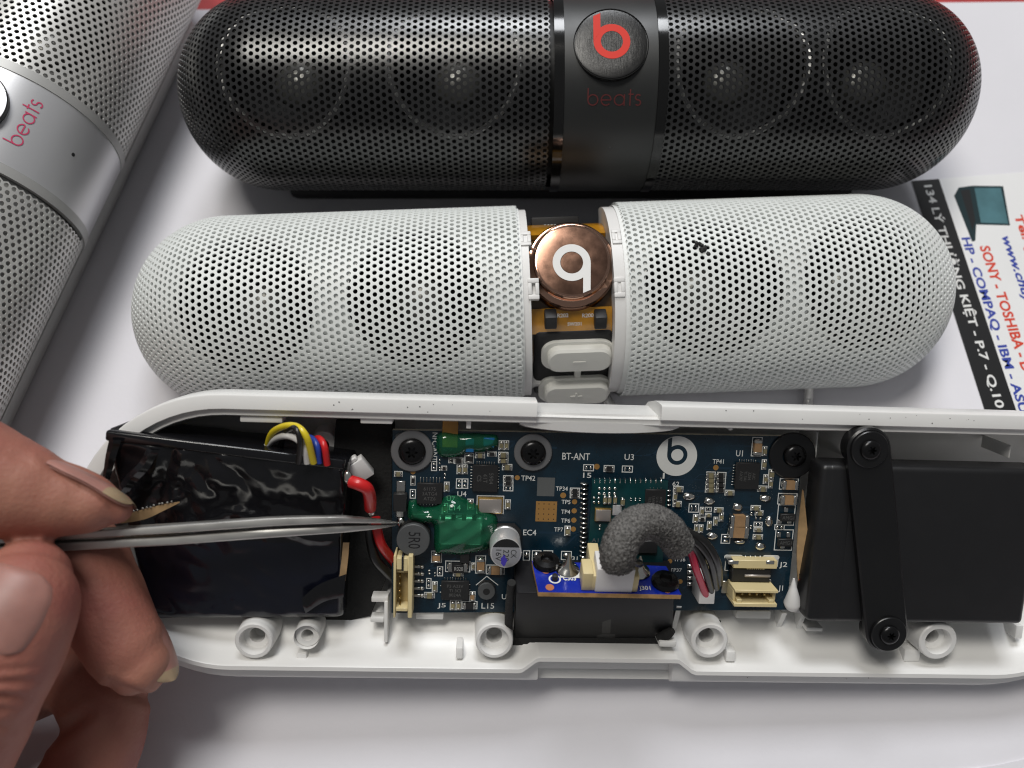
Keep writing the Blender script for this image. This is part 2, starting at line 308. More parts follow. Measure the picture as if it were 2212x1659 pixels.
PIT = 1.56
def grille(name, mname, thing, xa, xb, amax, R=R0, x0=X0, HR=0.505):
    px = PIT*math.sqrt(3)/2; reach = R*amax
    i = np.arange(math.floor(-(x0+reach)/px), math.ceil((x0+reach)/px)+1); j = np.arange(-int(reach/PIT)-2, int(reach/PIT)+3)
    Ii, Jj = np.meshgrid(i, j, indexing='ij'); P = Ii*px; Q = (Jj+0.5*(Ii % 2))*PIT; P = P.ravel(); Q = Q.ravel()
    dp = np.maximum(np.abs(P)-x0, 0); ok = (np.hypot(dp, Q)/R <= amax) & (P >= xa) & (P <= xb); P = P[ok]; Q = Q[ok]; N = len(P)
    ah = np.radians(np.arange(6)*60); ar = np.radians(np.arange(12)*30)
    hx = np.cos(ah)*PIT/math.sqrt(3); hy = np.sin(ah)*PIT/math.sqrt(3); rx = np.cos(ar)*HR; ry = np.sin(ar)*HR
    ox = np.concatenate([hx, rx, rx, rx]); oy = np.concatenate([hy, ry, ry, ry])
    pos, nr = capmap(P[:, None]+ox[None], Q[:, None]+oy[None], R, x0)
    pos[:, 30:36+6] -= nr[:, 30:36+6]*0.42
    ctr, cn = capmap(P, Q, R, x0)
    wn = (ctr[:, None]-pos); wn -= (wn*nr).sum(-1, keepdims=True)*nr; wn /= np.maximum(np.linalg.norm(wn, axis=-1, keepdims=True), 1e-9)
    nm = nr.copy(); nm[:, 18:] = wn[:, 18:]
    lip = nr[:, 18:30]*0.45+wn[:, 18:30]; nm[:, 18:30] = lip/np.linalg.norm(lip, axis=-1, keepdims=True)
    tri = []
    for k in range(6):
        c0, c1 = k, (k+1) % 6; r0, r1, r2 = 6+2*k, 6+2*k+1, 6+(2*k+2) % 12
        tri += [(c0, r0, r1), (c0, r1, c1), (c1, r1, r2)]
    quad = [(18+k, 30+k, 30+(k+1) % 12, 18+(k+1) % 12) for k in range(12)]
    base = (np.arange(N)*42)[:, None, None]
    tri = np.array(tri); quad = np.array(quad)
    def outward(a):                          # wind each face the way its normals point
        c = pos[0][a[0]]; g = np.cross(c[1]-c[0], c[2]-c[0]); return a if g.dot(nm[0][a[0]].mean(0)) > 0 else a[:, ::-1]
    tri = outward(tri); quad = outward(quad)
    return np_mesh(name, pos.reshape(-1, 3), [(tri[None]+base).reshape(-1, 3), (quad[None]+base).reshape(-1, 4)], [mname], thing, nm.reshape(-1, 3))
def liner(name, mname, thing, xa, xb, amax, drivers, rd, R, x0=X0):
    st = 0.8; reach = R*amax; pp = np.arange(max(xa, -(x0+reach)), min(xb, x0+reach)+st, st); qq = np.arange(-reach, reach+st, st)
    Pp, Qq = np.meshgrid(pp, qq, indexing='ij'); pos, nr = capmap(Pp.ravel(), Qq.ravel(), R, x0); ny = len(qq)
    ii, jj = np.meshgrid(np.arange(len(pp)-1), np.arange(ny-1), indexing='ij'); k = (ii*ny+jj).ravel(); f = np.stack([k, k+1, k+ny+1, k+ny], -1)
    pc = pos[f].mean(1); dp = np.maximum(np.abs(Pp.ravel())-x0, 0); al = np.hypot(dp, Qq.ravel())/R; ok = (al[f].max(1) <= amax)
    for dx in drivers: ok &= (np.hypot(pc[:, 0]-dx, pc[:, 1]) > rd) | (pc[:, 2] < 0)
    return np_mesh(name, pos, [f[ok]], [mname], thing, nr)
def driver(thing, dx, rd, R, ringmat, capmat, x0=X0):
    def surf(a):
        x = dx+rd*math.cos(a); y = rd*math.sin(a); e = max(abs(x)-x0, 0); return Vector((x, y, math.sqrt(max(R*R-y*y-e*e, 1))))
    n = 56; zf = R-10.5; mb = MB(); v = []; f = []
    for k in range(n):
        p = surf(2*math.pi*k/n); d = Vector((p.x-dx, p.y, 0)).normalized()
        v += [p+d*0.5+Vector((0, 0, -0.1)), p+d*0.1+Vector((0, 0, 0.35)), p-d*0.6+Vector((0, 0, 0.2)), p-d*0.9+Vector((0, 0, -0.8)), Vector((p.x-d.x*1.2, p.y-d.y*1.2, min(zf, p.z-2)))]
    for k in range(n):
        j = (k+1) % n
        for q in range(4): f.append((k*5+q, j*5+q, j*5+q+1, k*5+q+1))
    mb.add(v, f, 0, True); bm_ = len(mb.m)
    for k in range(bm_):
        if k % 4 == 3: mb.m[k] = 1
    sh = mb.build('driver_ring', [ringmat, 'cone_black'], thing=thing)
    mb = MB(); mb.lathe([(rd-0.8, 0.2), (rd-2.2, 1.2), (rd-3.6, 0.2), (5.2, -3.4)], 40, (dx, 0, zf)); cone = mb.build('driver_cone', 'cone_black', thing=thing)
    mb = MB(); mb.ball((dx, 0, zf-3.6), 5.6, 5.6, 3.0, 28, 8, half=True); mb.build('dust_cap', capmat, parent=cone, thing=thing)
def arc_band(mb, R1, xa, xb, a0, a1, mi=0, n=48, R2=None, ends=True):
    v = []; f = []; R2 = R2 or R1-1.2
    for k in range(n+1):
        a = a0+(a1-a0)*k/n
        for r, x in ((R1, xa), (R1, xb), (R2, xb), (R2, xa)): v.append(Vector((x, -r*math.sin(a), r*math.cos(a))))
    for k in range(n):
        for q in range(4): f.append((k*4+q, (k+1)*4+q, (k+1)*4+(q+1) % 4, k*4+(q+1) % 4))
    if ends: f += [(0, 1, 2, 3), (n*4+3, n*4+2, n*4+1, n*4)]
    return mb.add(v, [q[::-1] for q in f], mi, True)
def rear_shell(thing, mname, R=R0-0.15, x0=X0):
    mb = MB(); prof = [(-x0-R*math.cos(t), R*math.sin(t)) for t in np.linspace(0, math.pi/2, 12)]+[(x0+R*math.sin(t), R*math.cos(t)) for t in np.linspace(0, math.pi/2, 12)]
    v = []; f = []; n = 32; k = len(prof)
    for i in range(n+1):
        a = math.pi/2-0.03+(math.pi+0.06)*i/n
        for x, r in prof: v.append(Vector((x, -r*math.sin(a), r*math.cos(a))))
    for i in range(n):
        for j in range(k-1): f.append((i*k+j, i*k+j+1, (i+1)*k+j+1, (i+1)*k+j))
    mb.add(v, f, 0, True); return mb.build('rear_shell', mname, thing=thing)
def tangent(x, phi, R):                      # frame standing on the skin: local x along the body, y upwards round it, z outwards
    n = Vector((0, -math.sin(phi), math.cos(phi))); return frame(Vector((x, 0, 0))+n*R, Vector((1, 0, 0)), Vector((0, math.cos(phi), math.sin(phi))), n)
def pill(name, label, F, bx0, bx1, drivers, gm, lm, band_m, trim_m, rear_m, disc_m, logo_m, txt_m, ring_m, rd, lay, xr=(-200, 200), amax=math.radians(97)):
    th = T(name, label, 'speaker', F)
    grille('grille', gm, th, xr[0], bx0-0.6, amax); grille('grille', gm, th, bx1+0.6, xr[1], amax)
    liner('inner_baffle', lm, th, xr[0], bx0-0.2, amax, drivers, rd, R0-2.2, X0); liner('inner_baffle', lm, th, bx1+0.2, xr[1], amax, drivers, rd, R0-2.2, X0)
    for dx in drivers:
        if xr[0]-10 < dx < xr[1]+10: driver(th, dx, rd, R0-2.2, ring_m, 'cap_grey')
    mb = MB(); arc_band(mb, R0+0.05, bx0+2.0, bx1-2.0, -math.pi*0.62, math.pi*0.62, n=80); band = mb.build('centre_band', band_m, thing=th)
    mb = MB(); arc_band(mb, R0+0.25, bx0-0.2, bx0+1.95, -math.pi*0.6, math.pi*0.6, n=80); mb.build('band_trim', trim_m, thing=th)
    mb = MB(); arc_band(mb, R0+0.25, bx1-1.95, bx1+0.2, -math.pi*0.6, math.pi*0.6, n=80); mb.build('band_trim', trim_m, thing=th)
    rear_shell(th, rear_m)
    # rubber foot on the table
    Fi = F.inverted(); ang = math.atan2(F[1][0], F[0][0]); c = F.translation; W = Fi @ (Matrix.Translation((c.x, c.y, 0)) @ Matrix.Rotation(ang, 4, 'Z'))
    mb = MB(); mb.rbox((-74, -14, 0.2), (74, 14, 5.2), 2.0, 2, X=W); mb.build('rubber_foot', 'rubber_black' if gm == 'grille_black' else 'shell_silver', thing=th)
    lx, lphi, lr, tx0, tx1, tphi, mx, mphi = lay
    X = tangent(lx, lphi, R0+0.05)
    mb = MB(); mb.lathe([(0, 0.16), (lr*0.6, 0.155), (lr*0.93, 0.12), (lr*0.985, 0.0), (lr, -1.5)], 64, X=X); btn = mb.build('round_button', disc_m, thing=th)
    mb = MB(); ring_strip(mb, 0, 0, lr+0.02, lr+0.22, -1.0, 0.02, X=X); mb.build('button_gap', 'gloss_black', thing=th, parent=btn)
    mb = MB(); logo_b(mb, lr, 0.0, 0.22, X=X); mb.build('logo_emblem', logo_m, thing=th, parent=btn)
    Rt = R0+0.15; hgt = (tx1-tx0)/5.05; mb = MB()
    def stroke(pts, wd=0.115):               # even-width strokes laid round the band
        P2 = [Vector(p) for p in pts]; n_ = len(P2); v = []
        for i_ in range(n_):
            d_ = (P2[min(i_+1, n_-1)]-P2[max(i_-1, 0)]).normalized(); nn = Vector((-d_.y, d_.x))*wd/2
            for q_ in (P2[i_]+nn, P2[i_]-nn): a_ = tphi-q_.y*hgt/Rt; v.append(Vector((tx0+q_.x*hgt, -Rt*math.sin(a_), Rt*math.cos(a_))))
        mb.add(v, [(2*i_, 2*i_+1, 2*i_+3, 2*i_+2) for i_ in range(n_-1)])
    def arc(cx, cy, r, a0, a1, n_=22): return [(cx+r*math.cos(math.radians(a0+(a1-a0)*k/n_)), cy+r*math.sin(math.radians(a0+(a1-a0)*k/n_))) for k in range(n_+1)]
    ln = lambda x0_, y0_, x1_, y1_: [(x0_+(x1_-x0_)*k/8, y0_+(y1_-y0_)*k/8) for k in range(9)]
    stroke(arc(0.52, 0.5, 0.46, 0, 360)); stroke(ln(0.06, 0.45, 0.06, 1.55)); stroke(arc(1.75, 0.5, 0.46, 0, 315)); stroke(ln(1.3, 0.5, 2.2, 0.5)); stroke(arc(2.98, 0.5, 0.46, 0, 360)); stroke(ln(3.44, 0.0, 3.44, 1.0))
    stroke(ln(3.98, 0.0, 3.98, 1.45)); stroke(ln(3.80, 1.0, 4.28, 1.0)); stroke(arc(4.72, 0.73, 0.235, 35, 265)+arc(4.72, 0.27, 0.235, 85, -145))
    mb.build('brand_lettering', txt_m, thing=th, parent=band)
    mb = MB(); mb.lathe([(0, 0.06), (0.42, 0.06), (0.45, 0)], 16, X=tangent(mx, mphi, R0+0.04)); mb.build('microphone_hole', 'ink_black', thing=th, parent=band)
    return th
TILT = math.radians(21)
FBk = pill_frame((15.5, 136.1, 25.0), (1, 0.0, 0), TILT)
bk = lambda px, py, R=R0: oncyl(FBk, R, px, py)
bx0 = bk(1199, 215)[0]; bx1 = bk(1440, 215)[0]
l0 = bk(1320, 95); lr = (bk(1400, 95)[0]-bk(1241, 95)[0])/2; t0 = bk(1268, 228); t1 = bk(1385, 228); m0 = bk(1318, 321)
LAY = (l0[0], l0[1], lr, t0[0], t1[0], t0[1], m0[0], m0[1])
dbk = [bk(px, 150, R0-2.2)[0] for px in (610, 980, 1605, 1925)]
pill('black_speaker', 'black perforated pill speaker with round red logo button on its centre band', FBk, bx0, bx1, dbk, 'grille_black', 'liner_black', 'band_black', 'gloss_black', 'band_black', 'brushed_black', 'logo_red', 'text_red', 'ring_metal', 14.6, LAY)
# silver speaker, standing aslant, mostly outside the picture
g0, g1 = onz(437, 0, 9), onz(0, 915, 9); ex = (g0-g1).normalized(); frv = Vector((ex.y, -ex.x, 0))
e0 = onz(262, 345, 14); e1 = onz(178, 532, 14); mid = (e0+e1)/2; csv = g1+ex*((mid-g1).dot(ex)); csv = csv-frv*16.6
csv = csv-ex*((bx0+bx1)/2); csv.z = 25
FSv = pill_frame(csv, ex, TILT)
pill('silver_speaker', 'silver metallic pill speaker with pink lettering on its smooth band', FSv, bx0, bx1, dbk, 'grille_silver', 'liner_grey', 'band_silver', 'shell_silver', 'shell_silver', 'band_silver', 'band_silver', 'text_pink', 'ring_dark', 14.6, LAY, xr=(-62, 82))
# white speaker front half: grilles, bare centre with flex circuit, copper button and keys
yw = math.radians(2.3); FWh = pill_frame((7.6, 86.7, 11.3), (math.cos(yw), math.sin(yw), 0), TILT)
wh = lambda px, py, R=R0: oncyl(FWh, R, px, py)
wx0 = wh(1128, 660)[0]; wx1 = wh(1352, 650)[0]
dwh = [wh(px, 630, R0-2.2)[0] for px in (531, 902, 1540, 1880)]
t = T('white_speaker_front', 'white perforated front half of a pill speaker with copper button and bare centre', 'speaker', FWh)
am = math.radians(97)
grille('grille', 'grille_white', t, -200, wx0-0.7, am, HR=0.50); grille('grille', 'grille_white', t, wx1+0.7, 200, am, HR=0.50)
liner('inner_baffle', 'liner_white', t, -200, wx0-0.2, am, dwh, 14.2, R0-0.70); liner('inner_baffle', 'liner_white', t, wx1+0.2, 200, am, dwh, 14.2, R0-0.70)
for dx in dwh: driver(t, dx, 14.2, R0-0.70, 'liner_black', 'cap_grey')
hp = math.pi/2
cw0 = wh(1148, 660)[0]; cw1 = wh(1330, 650)[0]
mb = MB(); arc_band(mb, R0-1.0, wx0-0.4, cw0, -hp, hp*0.97, n=60, R2=R0-7); lb = mb.build('bezel', 'plastic_white', thing=t)
mb = MB(); arc_band(mb, R0-1.0, cw1, wx1+0.4, -hp, hp*0.97, n=60, R2=R0-7); rb = mb.build('bezel', 'plastic_white', thing=t)
mb = MB(); arc_band(mb, R0-2.5, cw0-1, cw1+1, hp*0.80, hp*0.99, n=12, R2=R0-7); mb.build('bezel_sill', 'plastic_white', thing=t)
def clip(px0, py0, px1, py1, parent):        # square catch with a window
    x0_, p0 = wh(px0, py0); x1_, p1 = wh(px1, py1); X = tangent((x0_+x1_)/2, (p0+p1)/2, R0-1.4); w_ = abs(x1_-x0_)/2; h_ = abs(p1-p0)*R0/2; mb = MB()
    for a_, b_ in (((-w_, -h_), (w_, -h_+1.0)), ((-w_, h_-1.0), (w_, h_)), ((-w_, -h_+1.0), (-w_+0.8, h_-1.0)), ((w_-0.8, -h_+1.0), (w_, h_-1.0))): mb.rbox((*a_, -2), (*b_, 0.7), 0.15, 2, X=X)
    mb.box((-w_+0.7, -h_+0.9, -2), (w_-0.7, h_-0.9, -0.4), X=X); mb.build('catch', 'plastic_white', thing=t, parent=parent)
clip(1122, 495, 1148, 524, lb); clip(1140, 600, 1166, 645, lb); clip(1320, 490, 1345, 520, rb); clip(1327, 598, 1352, 640, rb)
mb = MB(); arc_band(mb, R0-6.0, cw0, cw1, -hp*0.9, hp*0.85, n=40); flex = mb.build('flex_circuit', 'flex_dark', thing=t)
for (pa_, pb_) in ((478, 512), (664, 716)):
    mb = MB(); f0 = wh(1240, pa_, R0-5.4)[1]; f1 = wh(1240, pb_, R0-5.4)[1]; arc_band(mb, R0-4.6, cw0+0.1, cw1-0.1, f0, f1, n=12); mb.build('amber_fold', 'flex_amber', thing=t, parent=flex)
def wtext(s, px0, py0, px1, off=0.01, R=R0-4.5):
    xa, pa_ = wh(px0, py0, R); xb, _ = wh(px1, py0, R); V, Fc, wd = text2d(s, off); h_ = (xb-xa)/wd; mb = MB()
    mb.add([Vector((xa+x*h_, -R*math.sin(pa_-y*h_/R), R*math.cos(pa_-y*h_/R))) for x, y in V], Fc); mb.build('printed_label', 'silk', thing=t, parent=flex)
wtext('R202', 1204, 686, 1228); wtext('R200', 1258, 686, 1282); wtext('SW201', 1226, 704, 1256)
wtext('U200', 1206, 497, 1228); wtext('R303', 1208, 660, 1230, R=R0-5.8); wtext('R300', 1252, 660, 1274, R=R0-5.8)
# flex circuit tick marks and a top edge connector
mb = MB(); Rk = R0-4.52
for i, px in enumerate((1176, 1183, 1190, 1197, 1232, 1240, 1248)):
    x_, p_ = wh(px, 486, Rk); h_ = 1.2 if i % 2 else 1.6; mb.add([(x_, -Rk*math.sin(p_), Rk*math.cos(p_)), (x_+0.45, -Rk*math.sin(p_), Rk*math.cos(p_)), (x_+0.45, -Rk*math.sin(p_-h_/Rk), Rk*math.cos(p_-h_/Rk)), (x_, -Rk*math.sin(p_-h_/Rk), Rk*math.cos(p_-h_/Rk))], [(0, 1, 2, 3)])
mb.build('printed_marks', 'silk', thing=t, parent=flex)
xa, pa_ = wh(1166, 470, R0-4); xb, pb_ = wh(1250, 470, R0-4); X = tangent((xa+xb)/2, pa_, R0-5.4); mb = MB(); mb.rbox((-(xb-xa)/2-2, 0.0, -3), ((xb-xa)/2, 2.6, 2.6), 0.3, 2, X=X); mb.rbox((-(xb-xa)/2-4.5, -0.4, -3), (-(xb-xa)/2-2.2, 1.5, 1.6), 0.3, 2, X=X); mb.build('edge_connector', 'rubber_black', thing=t)
# copper button
cx_, cp_ = wh(1237, 578, R0-1); fr_ = 1.05*(wh(1332, 590, R0-2)[0]-wh(1142, 590, R0-2)[0])/2; cp_ += -0.125
X = tangent(cx_, cp_, R0-7.2) @ Matrix.Rotation(0.20, 4, 'X')
mb = MB(); mb.lathe([(fr_*0.98, -1), (fr_, 0.8), (fr_*0.985, 3.6), (fr_*0.95, 4.0), (fr_*0.86, 4.1), (fr_*0.835, 4.3), (fr_*0.825, 6.3), (fr_*0.80, 6.65), (fr_*0.76, 6.72), (fr_*0.4, 6.76), (0, 6.78)], 72, X=X, mis=[0, 0, 0, 1, 1, 1, 1, 1, 0, 0]); cb = mb.build('copper_button', ['copper', 'copper_rim'], thing=t)
Xr = X @ Matrix.Rotation(math.pi-0.06, 4, 'Z'); mb = MB(); logo_b(mb, fr_*0.82, 6.6, 6.9, X=Xr, clip=0.93); mb.build('logo_emblem', 'ink_white', thing=t, parent=cb)
mb = MB(); mb.lathe([(fr_*0.82*0.295, 6.7), (fr_*0.82*0.285, 6.92), (fr_*0.1, 6.97), (0, 6.98)], 32, c=(0.02*fr_*0.82, 0.06*fr_*0.82, 0), X=Xr); mb.build('logo_dot', 'copper', thing=t, parent=cb)
# black rubber pad with the two keys, on one flat plate
xm, pm = wh(1245, 775, R0-3.6); KP = tangent(xm, pm, R0-5.2)
def kp(px, py, z=0.0): return onplane(FWh @ KP, px, py, z)
def stad(cx, cy, w, h, n=10):
    r = min(w, h)*0.80; return [(cx+sx*(w-r)+r*math.cos(a+b_), cy+sy*(h-r)+r*math.sin(a+b_)) for (sx, sy, b_) in ((1, 1, 0), (-1, 1, hp), (-1, -1, math.pi), (1, -1, 3*hp)) for a in np.linspace(0, hp, n)]
a_, b_ = kp(1152, 855), kp(1328, 714); mb = MB(); mb.rbox((a_.x, a_.y, -4), (b_.x, b_.y, 0), 1.2, 3, X=KP); pad = mb.build('rubber_pad', 'rubber_black', thing=t)
for px in (1190, 1298):
    c_ = kp(px, 692); mb = MB(); mb.rbox((c_.x-1.3, c_.y-2.2, -2.5), (c_.x+1.3, c_.y+1.2, 0.5), 0.3, 2, X=KP); mb.build('pad_hook', 'rubber_black', thing=t, parent=pad)
def key(py0, py1, xl, xr, sign):
    a_, b_ = kp(xl, py1, 0.9), kp(xr, py0, 0.9); cx_, cy_, w_, h_ = (a_.x+b_.x)/2, (a_.y+b_.y)/2, (b_.x-a_.x)/2, (b_.y-a_.y)/2
    mb = MB(); mb.prism(stad(cx_, cy_, w_, h_), 0, 0.9, X=KP, smooth=True); k = mb.build('volume_key', 'key_white', thing=t)
    mb = MB(); o1, o2, o3 = stad(cx_, cy_, w_-0.9, h_-0.7), stad(cx_, cy_, w_-1.0, h_-0.8), stad(cx_, cy_, w_-1.5, h_-1.3); n = len(o1)
    v = [KP @ Vector((p[0]+0.3, p[1]-0.1, z)) for o, z in ((o1, 0.8), (o2, 2.3), (o3, 2.8)) for p in o]
    mb.add(v, [(i+q*n, (i+1) % n+q*n, (i+1) % n+(q+1)*n, i+(q+1)*n) for q in range(2) for i in range(n)]+[tuple(range(2*n, 3*n))], 0, True); mb.build('key_cap', 'key_white', thing=t, parent=k)
    mb = MB(); mb.rbox((cx_-1.2, cy_-0.4, 2.75), (cx_+1.6, cy_+0.1, 2.95), 0.07, 1, X=KP)
    if sign: mb.rbox((cx_-0.05, cy_-1.3, 2.76), (cx_+0.45, cy_+1.0, 2.955), 0.07, 1, X=KP)
    mb.build('key_sign', 'key_white', thing=t, parent=k)
key(736, 800, 1169, 1330, False); key(814, 870, 1163, 1322, True)
c_ = kp(1247, 807); mb = MB(); mb.rbox((c_.x-0.75, c_.y-1.6, -0.2), (c_.x+0.75, c_.y+1.6, 0.7), 0.2, 1, X=KP); mb.build('key_link', 'key_white', thing=t)
# ------------------------------------------------------------------ the open rear shell (tray), leaning towards the viewer; u along it, v to its back, w out of its mouth
TT = math.radians(31); RO = math.radians(3.0); YA = math.radians(-0.55)
tu = Vector((math.cos(RO)*math.cos(YA), math.cos(RO)*math.sin(YA), -math.sin(RO))); tv = Vector((0, math.cos(TT), math.sin(TT))); tv = (tv-tu*tv.dot(tu)).normalized(); tn = tu.cross(tv)
TR = frame(atZ(1262, 1165, 154), tu, tv, tn)
def P(px, py, wz=0.0): return onplane(TR, px, py, wz)
uL = P(150, 1165).x; uR = P(2500, 1165).x; vB = P(1262, 872).y; vF = P(1262, 1471, -3).y
rr = (vB-vF)/2; vc = (vB+vF)/2
nbx = (P(1161, 880).x, P(1430, 880).x); nfx = (P(1162, 1455, -3).x, P(1452, 1455, -3).x)
def outline():                               # stations round the rim: position, inward normal, side (+1 back .. -1 front), notch flags
    st = []; eps = 0.02
    def run(us, v, ny, side, notch):
        for u in us: st.append((u, v, 0.0, ny, side, notch(u)))
    a0, a1 = uL+rr, uR-rr
    ub = sorted(set(list(np.linspace(a0, a1, 60))+[nbx[0]-eps, nbx[0]+eps, nbx[1]-eps, nbx[1]+eps]+list(np.linspace(nbx[0], nbx[1], 24)[1:-1])))
    run(ub, vB, -1.0, 1.0, lambda u: (u-nbx[0])/(nbx[1]-nbx[0]) if nbx[0] < u < nbx[1] else -1)
    for a in np.linspace(math.pi/2, -math.pi/2, 34)[1:-1]: st.append((a1+rr*math.cos(a), vc+rr*math.sin(a), -math.cos(a), -math.sin(a), math.sin(a), -1))
    ne = [nfx[0]-4, nfx[0]-2.2, nfx[0]-eps, nfx[0]+eps, nfx[1]-eps, nfx[1]+eps, nfx[1]+2.2, nfx[1]+4]
    uf = sorted(set(list(np.linspace(a0, a1, 60))+ne+list(np.linspace(nfx[0], nfx[1], 20)[1:-1])), reverse=True)
    run(uf, vF, 1.0, -1.0, lambda u: (u-nfx[0])/(nfx[1]-nfx[0]) if nfx[0]-4.1 < u < nfx[1]+4.1 else -1)
    for a in np.linspace(-math.pi/2, -3*math.pi/2, 34)[1:-1]: st.append((a0+rr*math.cos(a), vc+rr*math.sin(a), -math.cos(a), -math.sin(a), math.sin(a), -1))
    return st
backp = [(9, -21), (4.5, -18), (1.6, -12), (0.2, -6), (0, -3), (0, -0.4), (0.15, -0.1), (0.4, 0), (2.7, 0), (2.85, -0.12), (2.9, -0.8), (3.1, -0.95), (4.0, -0.95), (4.2, -1.2), (4.5, -7), (5.8, -12.5), (10, -16.6), (16, -17.6), (22, -17.8)]
frontp = [(9, -21), (3.0, -18), (-0.6, -12), (-1.3, -7), (-0.8, -4.6), (0, -3.6), (0.1, -3.3), (0.35, -3.1), (2.8, -3.0), (2.95, -2.9), (3.0, -0.35), (3.2, -0.05), (4.0, -0.05), (4.2, -0.3), (4.6, -3.4), (7.0, -6.4), (11, -9.6), (16, -13.4), (22, -17.6)]
K = len(backp)
def profile(side, notch):
    wgt = min(1, max(0, (side+0.35)/0.7)); wgt = wgt*wgt*(3-2*wgt); pr = [[b_[0]*wgt+f_[0]*(1-wgt), b_[1]*wgt+f_[1]*(1-wgt)] for b_, f_ in zip(backp, frontp)]
    if side > 0.9 and notch >= 0:            # back notch: outer flange cut away, inner lip sags
        sag = math.sin(math.pi*notch)**0.8
        for i in range(2, 10): pr[i][0] = max(pr[i][0], 2.4); pr[i][1] = min(pr[i][1], -2.6 if i > 4 else pr[i][1])
        for i in range(10, 14): pr[i][0] += 0.55*sag-0.3*sag; pr[i][1] += -0.2-1.0*sag
    if side < -0.9 and notch > -0.9:         # front notch: shoulder falls away, tongue set back
        inside = 0 <= notch <= 1; k = 1.0 if inside else max(0, 1-(abs(notch-0.5)-0.5)*(nfx[1]-nfx[0])/4.0)
        if inside:
            for i in range(3, 10): pr[i][1] -= 2.6 if i > 4 else 0.8
            for i in range(5, 10): pr[i][0] = min(pr[i][0]+(0.9 if i < 8 else 0), 5.6)
        kk = k*k*(3-2*k)
        for i in range(9, 14): pr[i][0] += 2.5*kk
        pr[14][0] += 2.2*kk
    return pr
st = outline(); v = []; f = []; n = len(st)
for (u, vv, nx, ny, side, nt) in st:
    for d_, w_ in profile(side, nt): v.append(Vector((u+nx*d_, vv+ny*d_, w_)))
for i in range(n):
    j = (i+1) % n
    for k in range(K-1): f.append((i*K+k, j*K+k, j*K+k+1, i*K+k+1))
tray = T('rear_shell_tray', 'open white rear half of a pill speaker holding circuit board and batteries', 'speaker shell', TR, (0, 0, 0))
mb = MB(); mb.add(v, f, 0, True)
# floor and underside
lo = [v[i*K+K-1] for i in range(n)]; mb.add(lo, [tuple(range(n-1, -1, -1))]); lo = [v[i*K] for i in range(n)]; mb.add(lo, [tuple(range(n))])
shell = mb.build('shell', 'shell_white', thing=tray)
mb = MB(); c0 = P(1262, 1165, -20)
mb.rbox((c0.x-66, vc-12, -25.2), (c0.x+66, vc+8, -20.6), 1.5, 2); mb.build('rubber_foot', 'rubber_black', thing=tray)
def boss(px, py, r, rh, top, rc=None, deep=-7, lean=True):
    c = P(px, py, top); mb = MB(); rc = rc or rh*1.75
    mb.lathe([(r+0.9, -16), (r+0.25, -9), (r, -2), (r*0.99, top-0.25), (r*0.93, top), (rc*1.05, top), (rc*0.98, top-0.3), (rc*0.92, top-2.2), (rh, top-2.5), (rh*0.97, deep-6)], 40, (c.x, c.y, 0))
    o = mb.build('screw_boss', 'shell_white', thing=tray)
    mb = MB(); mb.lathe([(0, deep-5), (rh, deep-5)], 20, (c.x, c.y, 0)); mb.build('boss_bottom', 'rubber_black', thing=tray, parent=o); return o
boss(548, 1385, 3.7, 1.55, -1.2); boss(664, 1372, 2.45, 1.0, -3.0, 1.15); boss(1068, 1385, 3.7, 1.6, -1.2); boss(1533, 1385, 3.7, 1.55, -1.2); boss(2027, 1386, 3.9, 1.5, -1.0)
boss(1878, 968, 3.6, 1.3, -0.5)
def tbox(name, px0, py0, px1, py1, w0, w1, m_='shell_white', r=0.25, parent=None):
    a_, b_ = P(px0, py1, w1), P(px1, py0, w1); mb = MB(); mb.rbox((min(a_.x, b_.x), min(a_.y, b_.y), w0), (max(a_.x, b_.x), max(a_.y, b_.y), w1), r, 2); return mb.build(name, m_, thing=tray, parent=parent)
for q in ((518, 901, 610, 912), (778, 904, 848, 915), (1731, 919, 1797, 930), (1885, 921, 1995, 931)): tbox('snap_tab', *q, -4.6, -1.6)
for q in ((1007, 906, 1018, 926), (1574, 916, 1584, 930), (2062, 918, 2074, 936)): tbox('rib', *q, -12, -2.2, r=0.15)
tbox('rib', 1760, 934, 1768, 992, -14, -5.5, r=0.2); tbox('rib', 2178, 962, 2186, 990, -14, -5, r=0.2)
# curved cover piece inside the back wall behind the board
mb = MB(); a_, b_ = P(1122, 915, -2.5), P(1466, 915, -2.5); k = 24; v = []; f = []
for i in range(k+1):
    s_ = i/k; u = a_.x+(b_.x-a_.x)*s_; bul = 1.4*math.sin(math.pi*s_)**0.5; vv = vB-3.9
    for q in ((vv, -1.6), (vv-0.6-bul, -1.9), (vv-1.1-bul, -3.5), (vv-1.2-bul, -8)): v.append(Vector((u, q[0], q[1])))
for i in range(k):
    for q in range(3): f.append((i*4+q, i*4+q+1, (i+1)*4+q+1, (i+1)*4+q))
mb.add(v, f, 0, True); mb.build('inner_rib_wall', 'shell_white', thing=tray)
